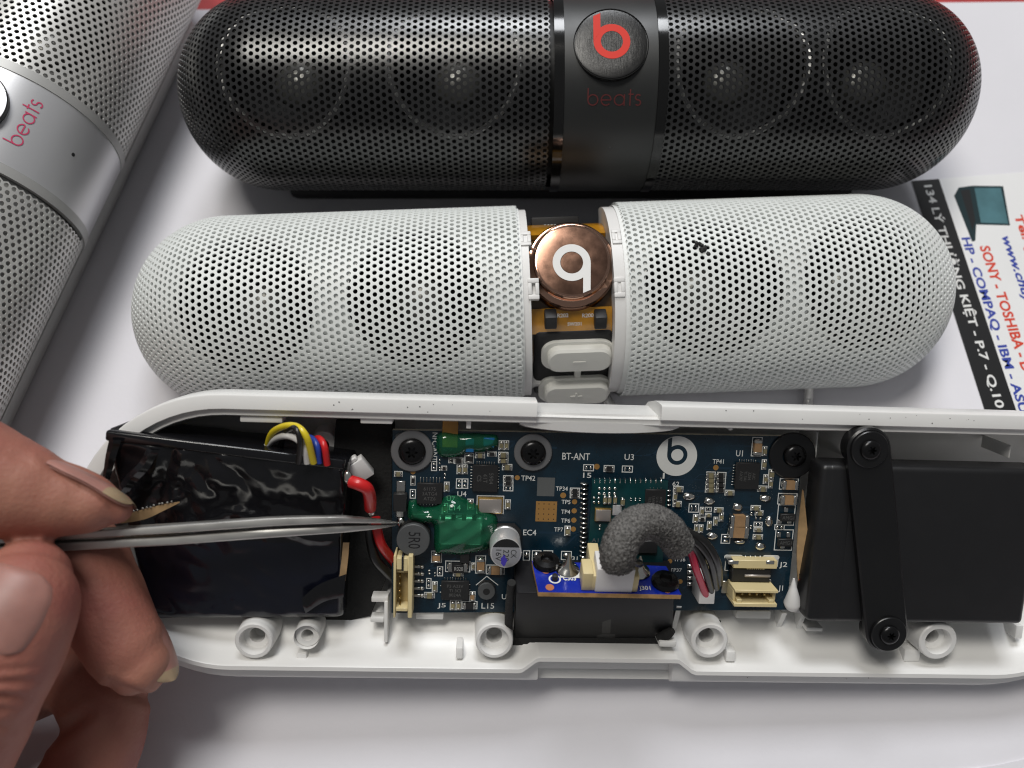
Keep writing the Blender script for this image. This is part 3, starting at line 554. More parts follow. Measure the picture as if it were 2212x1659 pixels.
# small frame by the J5 connector, gussets, ledges at the front
tbox('bracket_post', 829, 1300, 838, 1388, -14, -4.6, r=0.2); tbox('bracket_bar', 800, 1335, 829, 1345, -8, -5.2, r=0.2); tbox('bracket_bar', 802, 1290, 838, 1301, -8, -5.0, r=0.2)
def gusset(px, pya, pyb, w_hi, w_lo, thick=1.0):
    a_, b_ = P(px, pya, w_hi), P(px, pyb, w_lo); u = a_.x; mb = MB()
    pts = [(a_.y, w_hi), (b_.y, w_lo), (b_.y, -16), (a_.y, -16)]
    mb.hexa([Vector((u, *p)) for p in pts], [Vector((u+thick, *p)) for p in pts]); return mb.build('gusset', 'shell_white', thing=tray)
gusset(1742, 1300, 1385, -4.8, -10); gusset(1462, 1310, 1395, -5, -10); gusset(1690, 1325, 1385, -6, -11)
tbox('ledge', 1716, 1301, 1742, 1325, -16, -4.9, r=0.2); tbox('ledge', 1742, 1356, 1778, 1364, -12, -5.4, r=0.15); tbox('ledge', 898, 1316, 958, 1338, -9, -5.7, r=0.2); tbox('ledge', 1590, 1320, 1666, 1336, -9, -6.4, r=0.2)
tbox('ledge', 1424, 1386, 1462, 1398, -8, -1.4, r=0.3); tbox('ledge', 985, 1400, 1000, 1424, -8, -2.0, r=0.3); tbox('ledge', 640, 1412, 662, 1430, -8, -2.4, r=0.3); tbox('ledge', 2192, 1352, 2212, 1380, -12, -4.6, r=0.2)
tbox('ledge', 1568, 1408, 1590, 1430, -8, -2.4, r=0.3); tbox('ledge', 1952, 1404, 1990, 1430, -10, -3.4, r=0.3)
# a second little post seen behind the wires
c = P(698, 962, -9); mb = MB(); mb.lathe([(3.2, -17), (2.7, -9.2), (2.5, -9), (1.2, -9), (1.1, -13)], 28, (c.x, c.y, 0)); mb.build('screw_boss', 'shell_white', thing=tray)
# grime specks on the rim
mb = MB()
for i in range(34):
    u = random.uniform(uL+rr, uR-rr-8); bk_ = random.random() < 0.6; vv = vB-random.uniform(0.5, 2.5) if bk_ else vF+random.uniform(0.6, 2.4); ww = 0.004 if bk_ else -3.03
    if (nbx[0]-1 < u < nbx[1]+1) or (nfx[0]-5 < u < nfx[1]+5): continue
    rs_ = random.uniform(0.05, 0.16); mb.prism([(u+rs_*random.uniform(0.6, 1.2)*math.cos(a), vv+rs_*random.uniform(0.5, 1)*math.sin(a)) for a in np.linspace(0, 6.28, 7)[:-1]], ww-0.05, ww+0.02)
mb.build('grime_specks', 'crumb', thing=tray, kind='stuff')
# ------------------------------------------------------------------ main circuit board
WB = -5.2
B = lambda px, py, w_=WB: P(px, py, w_)
q = [B(848, 929), B(1737, 943), B(1699, 1317), B(846, 1324)]
bx_ = [min(q[0].x, q[3].x), (q[1].x+q[2].x)/2+0.5]; by_ = [min(q[2].y, q[3].y), max(q[0].y, q[1].y)]
pcb = T('circuit_board', 'dark blue circuit board crowded with chips, screwed into the white tray', 'circuit board', TR, (sum(bx_)/2, sum(by_)/2, WB-1.2))
mb = MB(); poly = [(q[3].x, q[3].y), (q[2].x, q[2].y), (q[1].x, q[1].y), (q[0].x, q[0].y)]
mb.prism(poly, WB-1.2, WB, 0, mi_side=1); board = mb.build('board', ['pcb_mask', 'pcb_edge'], thing=pcb)
ZN = {3: (1200, 1330, 4.424), 4: (1200, 1650, 4.022), 5: (1650, 1330, 3.529), 6: (2100, 1350, 3.687), 7: (1550, 1680, 3.16), 8: (2100, 1680, 3.949)}
def zd(k, x, y): ox, oy, s_ = ZN[k]; return (ox+x/s_)/1.47559, (oy+y/s_)/1.47559
def zb(k, x, y, w_=WB): return B(*zd(k, x, y), w_)
def rect(k, x0, y0, x1, y1, w_=WB):
    a_, b_ = zb(k, x0, y1, w_), zb(k, x1, y0, w_); c_ = (a_+b_)/2; return c_.x, c_.y, abs(b_.x-a_.x)/2, abs(b_.y-a_.y)/2
silk = MB(); LW = 0.085
def sline(x0, y0, x1, y1): silk.box((min(x0, x1)-LW, min(y0, y1)-LW, WB+0.002), (max(x0, x1)+LW, max(y0, y1)+LW, WB+0.035))
def sframe(cx, cy, hx, hy, gaps=False):
    sline(cx-hx, cy+hy, cx+hx, cy+hy); sline(cx-hx, cy-hy, cx+hx, cy-hy); sline(cx-hx, cy-hy+2*LW, cx-hx, cy+hy-2*LW); sline(cx+hx, cy-hy+2*LW, cx+hx, cy+hy-2*LW)
def smd(k, x0, y0, x1, y1, ty, fr=True):
    cx, cy, hx, hy = rect(k, x0, y0, x1, y1)
    if fr: sframe(cx, cy, hx, hy)
    sx, sy = (hx*0.80, hy*0.80) if fr else (hx, hy); horiz = sx > sy; L, Wd = (sx, sy) if horiz else (sy, sx)
    h = {'c': 0.55, 'r': 0.36, 'C': 1.25, 'R': 0.5, 'e': 0.2}[ty]*min(1.4, max(0.6, Wd/0.35)) if ty != 'C' else min(1.5, Wd*1.3)
    X = Matrix.Translation((cx, cy, WB)) @ (Matrix.Identity(4) if horiz else Matrix.Rotation(math.pi/2, 4, 'Z')) @ Matrix.Rotation(random.uniform(-0.03, 0.03), 4, 'Z')
    mb = MB()
    if ty == 'e':
        for s_ in (-1, 1):
            mb.ball((s_*L*0.55, 0, 0), L*0.34, Wd*0.8, 0.22, 10, 4, half=True)
        mb.v = [X @ p for p in mb.v]; mb.build('solder_pads', 'solder', thing=pcb); return
    e = L*0.42
    mb.box((-L+e, -Wd*0.97, 0.03), (L-e, Wd*0.97, h*0.97), 0, X=X)
    for s_ in (-1, 1):
        a_, b_ = sorted((s_*L, s_*(L-e))); mb.rbox((a_, -Wd, 0.0), (b_, Wd, h), min(0.08, Wd*0.2), 1, 1, X=X)
        mb.ball((0, 0, 0), 0.14, Wd*0.8, h*0.55, 8, 3, 2, half=True); m_ = len(mb.v)-8*4; 
        for i in range(m_, len(mb.v)): mb.v[i] = X @ (mb.v[i]+Vector((s_*L*1.02, 0, 0)))
    body = {'c': 'ceramic_olive', 'C': 'ceramic_tan', 'r': 'chip_black', 'R': 'chip_black'}[ty]
    mb.build({'c': 'chip_capacitor', 'C': 'chip_capacitor', 'r': 'chip_resistor', 'R': 'chip_resistor'}[ty], [body, 'tin', 'solder'], thing=pcb)
def smds(k, rows):
    for r_ in rows: smd(k, *r_)
smds(3, [(255, 765, 365, 830, 'c'), (485, 830, 545, 955, 'r'), (475, 1020, 550, 1140, 'e'), (1135, 670, 1205, 795, 'c'), (1215, 670, 1285, 795, 'c'), (1720, 495, 1855, 565, 'c'), (1720, 572, 1855, 640, 'c'), (1775, 665, 1910, 740, 'c'),
    (1790, 825, 1925, 890, 'r'), (1790, 900, 1925, 960, 'r'), (1790, 970, 1925, 1035, 'e'), (1725, 330, 1795, 455, 'c'), (1800, 330, 1865, 455, 'c'), (1815, 1165, 1890, 1290, 'c'), (955, 915, 1025, 1045, 'c'), (1125, 870, 1205, 1000, 'e'), (1210, 870, 1290, 1000, 'e'),
    (775, 625, 850, 750, 'e'), (870, 580, 915, 670, 'e', False), (870, 690, 920, 760, 'e', False), (920, 690, 990, 745, 'r'), (940, 775, 985, 880, 'e', False), (1095, 575, 1220, 650, 'r'), (1245, 510, 1370, 645, 'R'), (1395, 500, 1525, 570, 'c'), (1565, 490, 1690, 545, 'r'), (1020, 575, 1085, 640, 'r'), (1285, 1155, 1365, 1295, 'c'), (925, 1215, 1005, 1345, 'c')])
smds(4, [(705, 430, 835, 570, 'C'), (1270, 490, 1400, 710, 'C'), (1410, 610, 1640, 720, 'C'), (1220, 580, 1260, 670, 'c'), (985, 690, 1110, 745, 'c'), (655, 660, 700, 730, 'e', False), (735, 690, 765, 765, 'e', False), (780, 630, 850, 745, 'e'), (640, 780, 700, 905, 'e'), (715, 820, 780, 950, 'c'), (615, 960, 745, 1025, 'c'),
    (1195, 950, 1265, 1070, 'C'), (945, 1060, 1010, 1180, 'c'), (1020, 1060, 1085, 1180, 'c'), (1095, 1075, 1290, 1165, 'R'), (885, 560, 1200, 690, 'R')])
smds(5, [(740, 535, 855, 600, 'e'), (970, 545, 1085, 610, 'r'), (1175, 550, 1293, 615, 'e'), (590, 798, 695, 852, 'r'), (590, 856, 695, 905, 'r'), (527, 1225, 592, 1330, 'c')])
smds(6, [(1085, 165, 1215, 380, 'C'), (1210, 270, 1270, 375, 'c'), (775, 785, 885, 840, 'c'), (1160, 735, 1270, 795, 'c'), (1205, 425, 1265, 535, 'c'), (1285, 540, 1355, 650, 'c'), (1225, 600, 1280, 705, 'c'), (1285, 658, 1340, 755, 'c'), (1415, 650, 1640, 770, 'C'), (1395, 825, 1625, 945, 'C'), (1360, 1192, 1475, 1245, 'e'),
    (170, 740, 285, 800, 'c'), (165, 805, 215, 910, 'c'), (165, 915, 265, 975, 'c'), (350, 945, 470, 1040, 'e'), (480, 985, 530, 1075, 'c'), (545, 985, 620, 1030, 'e'), (545, 1055, 615, 1095, 'c'), (650, 990, 755, 1040, 'c'), (400, 1070, 460, 1160, 'c'), (470, 1100, 545, 1145, 'r'), (640, 1100, 690, 1195, 'c'), (705, 1050, 760, 1145, 'c'), (565, 1150, 620, 1245, 'c'), (415, 1185, 460, 1280, 'c'), (470, 1190, 520, 1280, 'c'),
    (815, 1060, 1040, 1185, 'C', False), (800, 1192, 1035, 1315, 'C', False), (1080, 965, 1195, 1015, 'c'), (1130, 1025, 1225, 1075, 'c'), (1065, 1035, 1115, 1085, 'e', False), (1120, 1090, 1215, 1130, 'e', False), (1115, 1160, 1215, 1210, 'e'), (1115, 1225, 1215, 1270, 'c'), (1105, 1305, 1220, 1355, 'c'), (1060, 1190, 1105, 1240, 'e', False), (730, 1305, 840, 1405, 'e')]
    + [(555, y-24, 655, y+24, 'c', False) for y in (605, 660, 718, 775)] + [(680, y-24, 770, y+24, 'r', False) for y in (605, 660, 718, 775)])
sframe(*rect(6, 545, 570, 665, 805)); sframe(*rect(6, 672, 575, 790, 803))
# chips: body, legs, printed lines
def ic(k, x0, y0, x1, y1, h, pins, lines, rot=0, dim='chip_text', name='chip'):
    cx, cy, hx, hy = rect(k, x0, y0, x1, y1); mb = MB(); mb.rbox((cx-hx, cy-hy, WB+0.06), (cx+hx, cy+hy, WB+h), 0.08, 1); o = mb.build(name, 'chip_black', thing=pcb)
    for (sd, n_, ln, wd, spread) in pins:
        for i in range(n_):
            s_ = (-1+2*(i+0.5)/n_)*spread; mb = MB()
            if sd in 'tb':
                e_ = 1 if sd == 't' else -1; x_ = cx+hx*s_; ya, yb = sorted((cy+e_*hy, cy+e_*(hy+ln))); mb.rbox((x_-wd, ya, WB), (x_+wd, yb, WB+0.16), 0.04, 1); mb.ball((x_, yb-0.05 if e_ > 0 else ya+0.05, WB), wd*1.2, ln*0.3, 0.2, 8, 3, half=True)
            else:
                e_ = 1 if sd == 'r' else -1; y_ = cy+hy*s_; xa, xb = sorted((cx+e_*hx, cx+e_*(hx+ln))); mb.rbox((xa, y_-wd, WB), (xb, y_+wd, WB+0.16), 0.04, 1); mb.ball((xb-0.05 if e_ > 0 else xa+0.05, y_, WB), ln*0.3, wd*1.2, 0.2, 8, 3, half=True)
            mb.build('chip_leg', 'tin', thing=pcb, parent=o)
    if lines:
        mb = MB(); ex, ey = (Vector((1, 0, 0)), Vector((0, 1, 0))) if not rot else (Vector((0, -1, 0)), Vector((1, 0, 0)))
        W_, H_ = (hx, hy) if not rot else (hy, hx); n_ = len(lines); lh = 2*H_*0.72/(n_*1.45)
        for i, s_ in enumerate(lines):
            V, Fc, wd = text2d(s_, 0.004); ww = min(wd*lh, 2*W_*0.8); yy = H_*0.70-(i+1)*lh*1.45+lh*0.3
            text_on(mb, s_, Vector((cx, cy, WB+h+0.012))+ex*(-ww/2)+ey*yy, ex, ey, width=ww, height=lh)
        mb.build('printed_label', dim, thing=pcb, parent=o)
    return o
ic(3, 572, 920, 935, 1200, 0.9, [('t', 7, 0.9, 0.085, 0.88), ('b', 7, 0.5, 0.085, 0.88)], ['61175', '3ATG4', 'ATZ6'])
ic(3, 1350, 665, 1715, 1030, 0.75, [('t', 8, 0.5, 0.075, 0.78), ('l', 8, 0.42, 0.10, 0.88), ('r', 8, 0.3, 0.08, 0.88), ('b', 8, 0.12, 0.06, 0.8)], ['5904', '41T', 'CS'], 1)
ic(4, 830, 800, 1190, 1030, 0.8, [('t', 9, 0.5, 0.07, 0.85), ('l', 2, 0.3, 0.09, 0.7), ('r', 3, 0.25, 0.07, 0.8)], ['P3 A23V', 'TI 3CI', '8024A'])
ic(6, 875, 455, 1180, 755, 0.75, [('t', 8, 0.45, 0.075, 0.78), ('l', 8, 0.42, 0.09, 0.85), ('r', 8, 0.14, 0.07, 0.8), ('b', 8, 0.14, 0.06, 0.8)], ['AIC', '3254', 'TI 3AI', 'AX97'], 1)
ic(4, 985, 592, 1125, 690, 0.75, [], ['R020'], dim='chip_text_bright', name='shunt_resistor'); ic(4, 1072, 350, 1195, 560, 1.0, [], [])
ic(3, 248, 1050, 435, 1290, 1.7, [], [], name='diode_body')
for (x0, y0, x1, y1) in ((282, 895, 408, 1045), (280, 1292, 388, 1400)):
    cx, cy, hx, hy = rect(3, x0, y0, x1, y1); mb = MB(); mb.rbox((cx-hx, cy-hy, WB), (cx+hx, cy+hy, WB+0.35), 0.1, 1); mb.build('diode_tab', 'tin', thing=pcb)
cx, cy, hx, hy = rect(3, 270, 1380, 420, 1550); mb = MB(); mb.ball((cx, cy, WB), hx, hy*0.9, 0.8, 14, 5, half=True, jit=0.2); mb.build('solder_joint', 'solder', thing=pcb)
for (f_, b_, pads) in (((1385, 960, 1605, 1190), (1410, 1052, 1590, 1132), ((1465, 985, 1520, 1040), (1395, 1130, 1445, 1172), (1505, 1130, 1560, 1172))), ((1355, 1250, 1580, 1485), (1380, 1345, 1560, 1425), ((1385, 1275, 1435, 1335), (1495, 1275, 1545, 1335), (1425, 1420, 1480, 1465)))):
    sframe(*rect(6, *f_)); o = ic(6, *b_, 0.95, [], ['AMG1'])
    for p_ in pads:
        cx, cy, hx, hy = rect(6, *p_); mb = MB(); mb.rbox((cx-hx, cy-hy, WB), (cx+hx, cy+hy, WB+0.2), 0.06, 1); mb.build('chip_leg', 'tin', thing=pcb, parent=o)
# crystals
def crystal(k, x0, y0, x1, y1):
    cx, cy, hx, hy = rect(k, x0, y0, x1, y1); sframe(cx, cy, hx*1.03, hy*1.06); mb = MB(); mb.rbox((cx-hx*0.96, cy-hy*0.96, WB), (cx+hx*0.96, cy+hy*0.96, WB+0.6), 0.15, 2); o = mb.build('crystal_base', 'crystal_gold', thing=pcb)
    mb = MB(); mb.rbox((cx-hx*0.88, cy-hy*0.86, WB+0.45), (cx+hx*0.88, cy+hy*0.80, WB+0.85), 0.15, 2); mb.build('crystal_lid', 'crystal_can', thing=pcb, parent=o)
crystal(3, 1420, 1120, 1790, 1345)
# round parts: the two inductors and the electrolytic can
def inductor(k, x, y, rz, h, lab, txt, sq=None):
    p_ = zb(k, x, y, WB+h); r_ = abs(zb(k, x+rz, y, WB+h).x-p_.x); mb = MB()
    mb.lathe([(r_*0.62, 0.3), (r_*0.62, h*0.55), (r_*0.98, h*0.6), (r_, h*0.66), (r_, h-0.12), (r_*0.96, h), (0, h)], 44, (p_.x, p_.y, WB)); o = mb.build('inductor', 'ferrite', thing=pcb)
    if sq: mb = MB(); mb.prism([(p_.x+r_*1.06*math.cos(a+sq), p_.y+r_*1.06*math.sin(a+sq)) for a in np.linspace(0, 2*math.pi, 9)[:-1]], WB, WB+h*0.42); mb.build('inductor_base', 'chip_black', thing=pcb, parent=o)
    if txt: mb = MB(); V, Fc, wd = text2d(txt); W_ = r_*1.05; text_on(mb, txt, (p_.x-0.38*r_*0.75, p_.y+W_/2, p_.z+0.012), (0, -1, 0), (1, 0, 0), width=W_, height=r_*0.72); mb.build('printed_label', 'ink_black', thing=pcb, parent=o)
    return p_, r_
inductor(4, 470, 290, 213, 3.2, '', '5R0', 0.39); p_, r_ = inductor(4, 1410, 950, 112, 1.8, '', '', 0.39)
mb = MB(); mb.lathe([(0, 0.02), (r_*0.4, 0.02)], 12, (p_.x, p_.y, p_.z)); mb.build('ink_dot', 'chip_black', thing=pcb)
pts = [zb(4, *c_) for c_ in ((1275, 865), (1415, 750), (1560, 865))]
for a_, b_ in ((pts[0], pts[1]), (pts[1], pts[2])):
    d_ = (b_-a_).normalized()*0.0; nn_ = Vector((-(b_-a_).y, (b_-a_).x, 0)).normalized()*0.09; z_ = Vector((0, 0, 0.03)); silk.add([a_-nn_+z_, b_-nn_+z_, b_+nn_+z_, a_+nn_+z_], [(0, 1, 2, 3)])
HC = 7.6; p0 = zb(4, 1660, 455, WB+HC); rc = abs(zb(4, 1660+205, 455, WB+HC).x-p0.x); cxy = (p0.x, p0.y, WB)
mb = MB(); mb.lathe([(rc, 0.9), (rc, 1.5), (rc*0.94, 1.7), (rc*0.94, 1.9), (rc, 2.1), (rc, HC-0.35), (rc*0.97, HC-0.1), (rc*0.90, HC), (0, HC)], 48, cxy, mis=[0, 0, 0, 0, 0, 0, 0, 1]); can = mb.build('electrolytic_can', ['cap_can', 'cap_top'], thing=pcb)
mb = MB(); s_ = rc*1.06; mb.prism([(cxy[0]+x_, cxy[1]+y_) for x_, y_ in ((-s_, -s_), (s_, -s_), (s_, s_*0.6), (s_*0.6, s_), (-s_*0.6, s_), (-s_, s_*0.6))], WB+0.05, WB+0.95); mb.build('can_base', 'chip_black', thing=pcb, parent=can)
mb = MB(); mb.prism([(cxy[0]+rc*0.93*math.cos(a), cxy[1]+rc*0.93*math.sin(a)) for a in np.linspace(0.42, math.pi-0.42, 24)], WB+HC+0.003, WB+HC+0.012); mb.build('polarity_mark', 'ink_black', thing=pcb, parent=can)
mb = MB()
for i, s_ in enumerate(('CK', '220', '16V')): text_on(mb, s_, (cxy[0]+rc*(0.30-0.47*i), cxy[1]+rc*0.22, WB+HC+0.012), (0, -1, 0), (1, 0, 0), width=rc*(0.55 if i == 0 else 0.75), height=rc*0.36)
mb.build('printed_label', 'ink_black', thing=pcb, parent=can)
mb = MB(); pr = [(cxy[0]-0.12*rc+0.19*rc*(1+0.18*math.sin(5*a+1))*math.cos(a), cxy[1]-0.50*rc+0.33*rc*(1+0.15*math.cos(4*a))*math.sin(a)) for a in np.linspace(0, 2*math.pi, 26)[:-1]]; mb.prism(pr, WB+HC+0.003, WB+HC+0.016); mb.build('marker_smudge', 'marker_blue', thing=pcb, parent=can)
# test points, thermal pad, holes
def disc(k, x, y, r, m_, name='test_point', h=0.03):
    p_ = zb(k, x, y); rr_ = abs(zb(k, x+r, y).x-p_.x); mb = MB(); mb.prism(circle(p_.x, p_.y, rr_, 20), WB+0.002, WB+h); return mb.build(name, m_, thing=pcb)
for k, lst in {3: ((515, 770, 36), (1985, 852, 36)), 5: ((890, 555, 33), (512, 878, 33), (640, 950, 30), (636, 1052, 30), (632, 1157, 30), (626, 1258, 30)), 6: ((670, 518, 32),), 8: ((140, 430, 30), (270, 685, 30))}.items():
    for (x, y, r) in lst: disc(k, x, y, r, 'pad_gold')
cx, cy, hx, hy = rect(5, 198, 948, 445, 1170); mb = MB(); mb.box((cx-hx, cy-hy, WB+0.002), (cx+hx, cy+hy, WB+0.03)); tp = mb.build('thermal_pad', 'pad_gold', thing=pcb)
mb = MB()
for i in range(4):
    for j in range(4): mb.prism(circle(cx+hx*(-0.72+0.48*i), cy+hy*(-0.76+0.5*j), 0.12, 10), WB+0.03, WB+0.034)
mb.build('via_holes', 'ink_black', thing=pcb, parent=tp, kind='stuff')
cx, cy, hx, hy = rect(5, 215, 680, 420, 885); mb = MB(); mb.box((cx-hx, cy-hy, WB+0.002), (cx+hx, cy+hy, WB+0.015)); mb.build('grey_patch', 'silk_dim', thing=pcb)
disc(3, 318, 275, 50, 'silk_dim', 'drill_hole'); disc(6, 1390, 230, 42, 'ink_black', 'drill_hole')
# scattered vias
mb = MB()
for i in range(150):
    x_ = random.uniform(q[0].x+1, q[2].x-1); y_ = random.uniform(q[2].y+1, q[1].y-1); mb.prism(circle(x_, y_, 0.10, 8), WB+0.001, WB+0.006)
mb.build('via_holes', 'ink_black', thing=pcb, kind='stuff')
# copper traces under the mask, flux residue
mb = MB()
for i in range(70):
    x_ = random.uniform(q[0].x+2, q[2].x-2); y_ = random.uniform(q[2].y+2, q[1].y-2); l1 = random.uniform(2, 9)*random.choice((-1, 1)); l2 = random.uniform(1, 4)*random.choice((-1, 1)); wv_ = random.choice((0.08, 0.1, 0.2)); pts_ = [(x_, y_), (x_+l1, y_), (x_+l1+l2, y_+l2)]
    for (ax, ay), (bx2, by2) in zip(pts_, pts_[1:]):
        d_ = Vector((bx2-ax, by2-ay, 0)); n_ = Vector((-d_.y, d_.x, 0)).normalized()*wv_
        ok_ = all(q[0].x+0.5 < x2 < q[2].x-0.5 and q[2].y+0.5 < y2 < q[1].y-0.5 for x2, y2 in ((ax, ay), (bx2, by2)))
        if ok_: mb.add([Vector((ax, ay, WB+0.0012))-n_, Vector((bx2, by2, WB+0.0012))-n_, Vector((bx2, by2, WB+0.0012))+n_, Vector((ax, ay, WB+0.0012))+n_], [(0, 1, 2, 3)])
mb.build('copper_traces', 'pcb_trace', thing=pcb, kind='stuff')
mb = MB()
for i in range(160):
    cxx, cyy = random.choice(((400, 770), (720, 900), (310, 1000), (1300, 860), (1000, 1380))); p_ = zb(6, random.gauss(cxx, 60), random.gauss(cyy, 50)); mb.prism([(p_.x+0.09*random.random()*math.cos(a), p_.y+0.09*random.random()*math.sin(a)) for a in np.linspace(0, 6.28, 6)[:-1]], WB+0.001, WB+0.012)
mb.build('flux_residue', 'flux', thing=pcb, kind='stuff')
# solder beads
for (x, y, a_, b_) in ((350, 855, 75, 45), (590, 910, 68, 45), (1250, 875, 70, 45), (925, 980, 62, 48), (1290, 1150, 45, 65), (625, 1320, 65, 45), (950, 1385, 65, 32), (1190, 1440, 65, 48)):
    p_ = zb(6, x, y); s_ = abs(zb(6, x+100, y).x-p_.x)/100; mb = MB(); mb.ball((p_.x, p_.y, WB), a_*s_, b_*s_, 0.75, 18, 6, half=True, jit=0.08); mb.build('solder_joint', 'solder', thing=pcb)
for k, lst in {4: ((1880, 425, 1965, 545), (1995, 425, 2110, 545), (2140, 425, 2260, 545)), 5: ((490, 1510, 605, 1600),)}.items():
    for r_ in lst:
        cx, cy, hx, hy = rect(k, *r_); sframe(cx, cy, hx, hy); mb = MB(); mb.ball((cx, cy+hy*0.15, WB), hx*0.75, hy*0.6, 0.6, 14, 5, half=True, jit=0.06); mb.build('solder_joint', 'solder', thing=pcb)
# silk: lettering, arcs, logo disc
def slabel(k, s, x0, y0, x1, y1, m_='silk', rot=0):
    mb = MB()
    if rot: a_, b_ = zb(k, x0, y0), zb(k, x1, y1); text_on(mb, s, (a_.x, a_.y, WB+0.03), (0, -1, 0), (1, 0, 0), width=abs(b_.y-a_.y), height=abs(b_.x-a_.x), offset=0.006)
    else: a_, b_ = zb(k, x0, y1), zb(k, x1, y0); text_on(mb, s, (a_.x, a_.y, WB+0.03), (1, 0, 0), (0, 1, 0), width=abs(b_.x-a_.x), height=abs(b_.y-a_.y), offset=0.006)
    mb.build('printed_label', m_, thing=pcb)
for k, s, *r_ in ((3, 'TP42', 2040, 825, 2240, 890), (3, 'U4', 1140, 1045, 1270, 1115), (3, 'L14', 1020, 1235, 1190, 1310), (3, 'U7', 990, 1115, 1110, 1180), (4, 'J5', 780, 1095, 890, 1165), (4, 'L15', 1345, 1095, 1510, 1165), (4, 'U5', 1605, 980, 1720, 1045), (4, 'EC4', 1880, 155, 2050, 225),
    (5, 'BT-ANT', 500, 405, 815, 475), (5, 'U3', 1200, 415, 1310, 480), (5, '15', 735, 625, 830, 680), (5, '1', 1630, 625, 1655, 690), (5, '62', 1740, 725, 1820, 772), (5, 'TP34', 428, 780, 565, 825), (5, 'TP5', 492, 930, 595, 975), (5, 'TP4', 488, 1040, 592, 1085), (5, 'TP6', 487, 1140, 592, 1185), (5, 'TP7', 410, 1240, 512, 1285), (5, '31', 610, 1565, 675, 1605),
    (6, 'U1', 905, 315, 990, 385), (6, 'TP41', 630, 420, 765, 470), (8, 'TP36', 185, 385, 335, 430), (8, 'TP37', 140, 520, 290, 560), (8, 'J2', 1510, 440, 1620, 520), (8, 'J1', 1500, 735, 1565, 820)): slabel(k, s, *r_)
slabel(3, 'NFC-ANT', 790, 215, 855, 620, rot=1)
for k, x, y, r_, arcs in ((3, 505, 470, 268, ((-1.4, 1.95), (2.6, 3.7))), (5, 180, 390, 178, ((-2.6, 2.2),)), (6, 1530, 380, 218, ((0.7, 2.0), (2.5, 3.9)))):
    p_ = zb(k, x, y); rr_ = abs(zb(k, x+r_, y).x-p_.x)
    for a0, a1 in arcs: ring_strip(silk, p_.x, p_.y, rr_-0.09, rr_+0.09, WB+0.002, WB+0.033, n=32, a0=a0, a1=a1)
for r_ in ((820, 350, 1060, 402), (1305, 355, 1520, 407)):
    cx, cy, hx, hy = rect(8, *r_); silk.prism([(cx+s_*(hx-hy)+hy*math.cos(a), cy+hy*math.sin(a)) for s_, o_ in ((1, -math.pi/2), (-1, math.pi/2)) for a in np.linspace(o_, o_+math.pi, 10)], WB+0.002, WB+0.033)
cx, cy, hx, hy = rect(8, 830, 400, 1500, 545); sline(cx-hx, cy-hy, cx-hx, cy+hy); sline(cx+hx, cy-hy*0.2, cx+hx, cy+hy); sline(cx-hx, cy-hy, cx-hx+0.6, cy-hy)
silk.build('silkscreen_lines', 'silk', thing=pcb)
p_ = zb(5, 1790, 437); R_ = abs(zb(5, 1790+228, 437).x-p_.x); mb = MB(); mb.prism(circle(p_.x, p_.y, R_, 56), WB+0.002, WB+0.03); ld = mb.build('logo_disc', 'silk', thing=pcb)
mb = MB(); logo_b(mb, R_, WB+0.028, WB+0.036, X=Matrix.Translation((p_.x, p_.y, 0)), clip=0.985); mb.build('logo_emblem', 'pcb_mask', thing=pcb, parent=ld)
# radio module: a small teal board with soldered edge contacts
a_, b_ = zb(5, 782, 1640), zb(5, 1685, 706); zt = WB+0.75; mb = MB(); mb.box((a_.x, a_.y, WB+0.05), (b_.x, b_.y, zt), 0); mod = mb.build('radio_module', 'pcb_teal', thing=pcb)
for i in range(14):
    p_ = zb(5, 860+57.3*i, 715); mb = MB(); mb.ball((p_.x, p_.y, WB), 0.26, 0.72, 0.85, 10, 5, half=True, jit=0.05); mb.build('edge_contact', 'solder', thing=pcb, parent=mod)
for i in range(16):
    p_ = zb(5, 750-1.5*i*0.6, 745+54.3*i); mb = MB(); mb.ball((p_.x, p_.y, WB), 0.85, 0.26, 0.85, 10, 5, half=True, jit=0.05); mb.build('edge_contact', 'solder', thing=pcb, parent=mod)
for i in range(4):
    p_ = zb(5, 1690, 815+54*i); mb = MB(); mb.ball((p_.x, p_.y, WB), 0.6, 0.26, 0.8, 10, 5, half=True, jit=0.05); mb.build('edge_contact', 'solder', thing=pcb, parent=mod)
WB_ = WB; WB = zt
smds(5, [(885, 765, 940, 868, 'e', False), (942, 765, 996, 868, 'e', False), (1000, 765, 1050, 868, 'e', False), (1060, 765, 1112, 868, 'e', False), (950, 872, 995, 955, 'c', False), (1000, 872, 1045, 955, 'c', False), (1065, 872, 1108, 955, 'c', False), (830, 875, 930, 912, 'e', False), (830, 925, 930, 962, 'e', False), (895, 1185, 940, 1260, 'e', False), (1145, 895, 1195, 975, 'c', False), (1250, 890, 1285, 930, 'e', False), (1300, 890, 1335, 930, 'e', False), (1350, 890, 1385, 930, 'e', False)])
crystal(5, 850, 1000, 1050, 1150); ic(5, 1412, 795, 1655, 1010, 0.6, [('t', 4, 0.25, 0.06, 0.7)], ['4M2', 'U16', '13A0', '322'], 1)
ic(5, 1330, 1370, 1560, 1500, 0.6, [], []); slabel(5, 'A1', 825, 1345, 905, 1390, 'silk_dim')
p_ = zb(5, 1110, 1020); mb = MB(); mb.rbox((p_.x-0.9, p_.y-1.2, WB), (p_.x+0.9, p_.y+0.9, WB+0.3), 0.14, 2); mb.build('shield_corner', 'cap_can', thing=pcb, parent=mod)
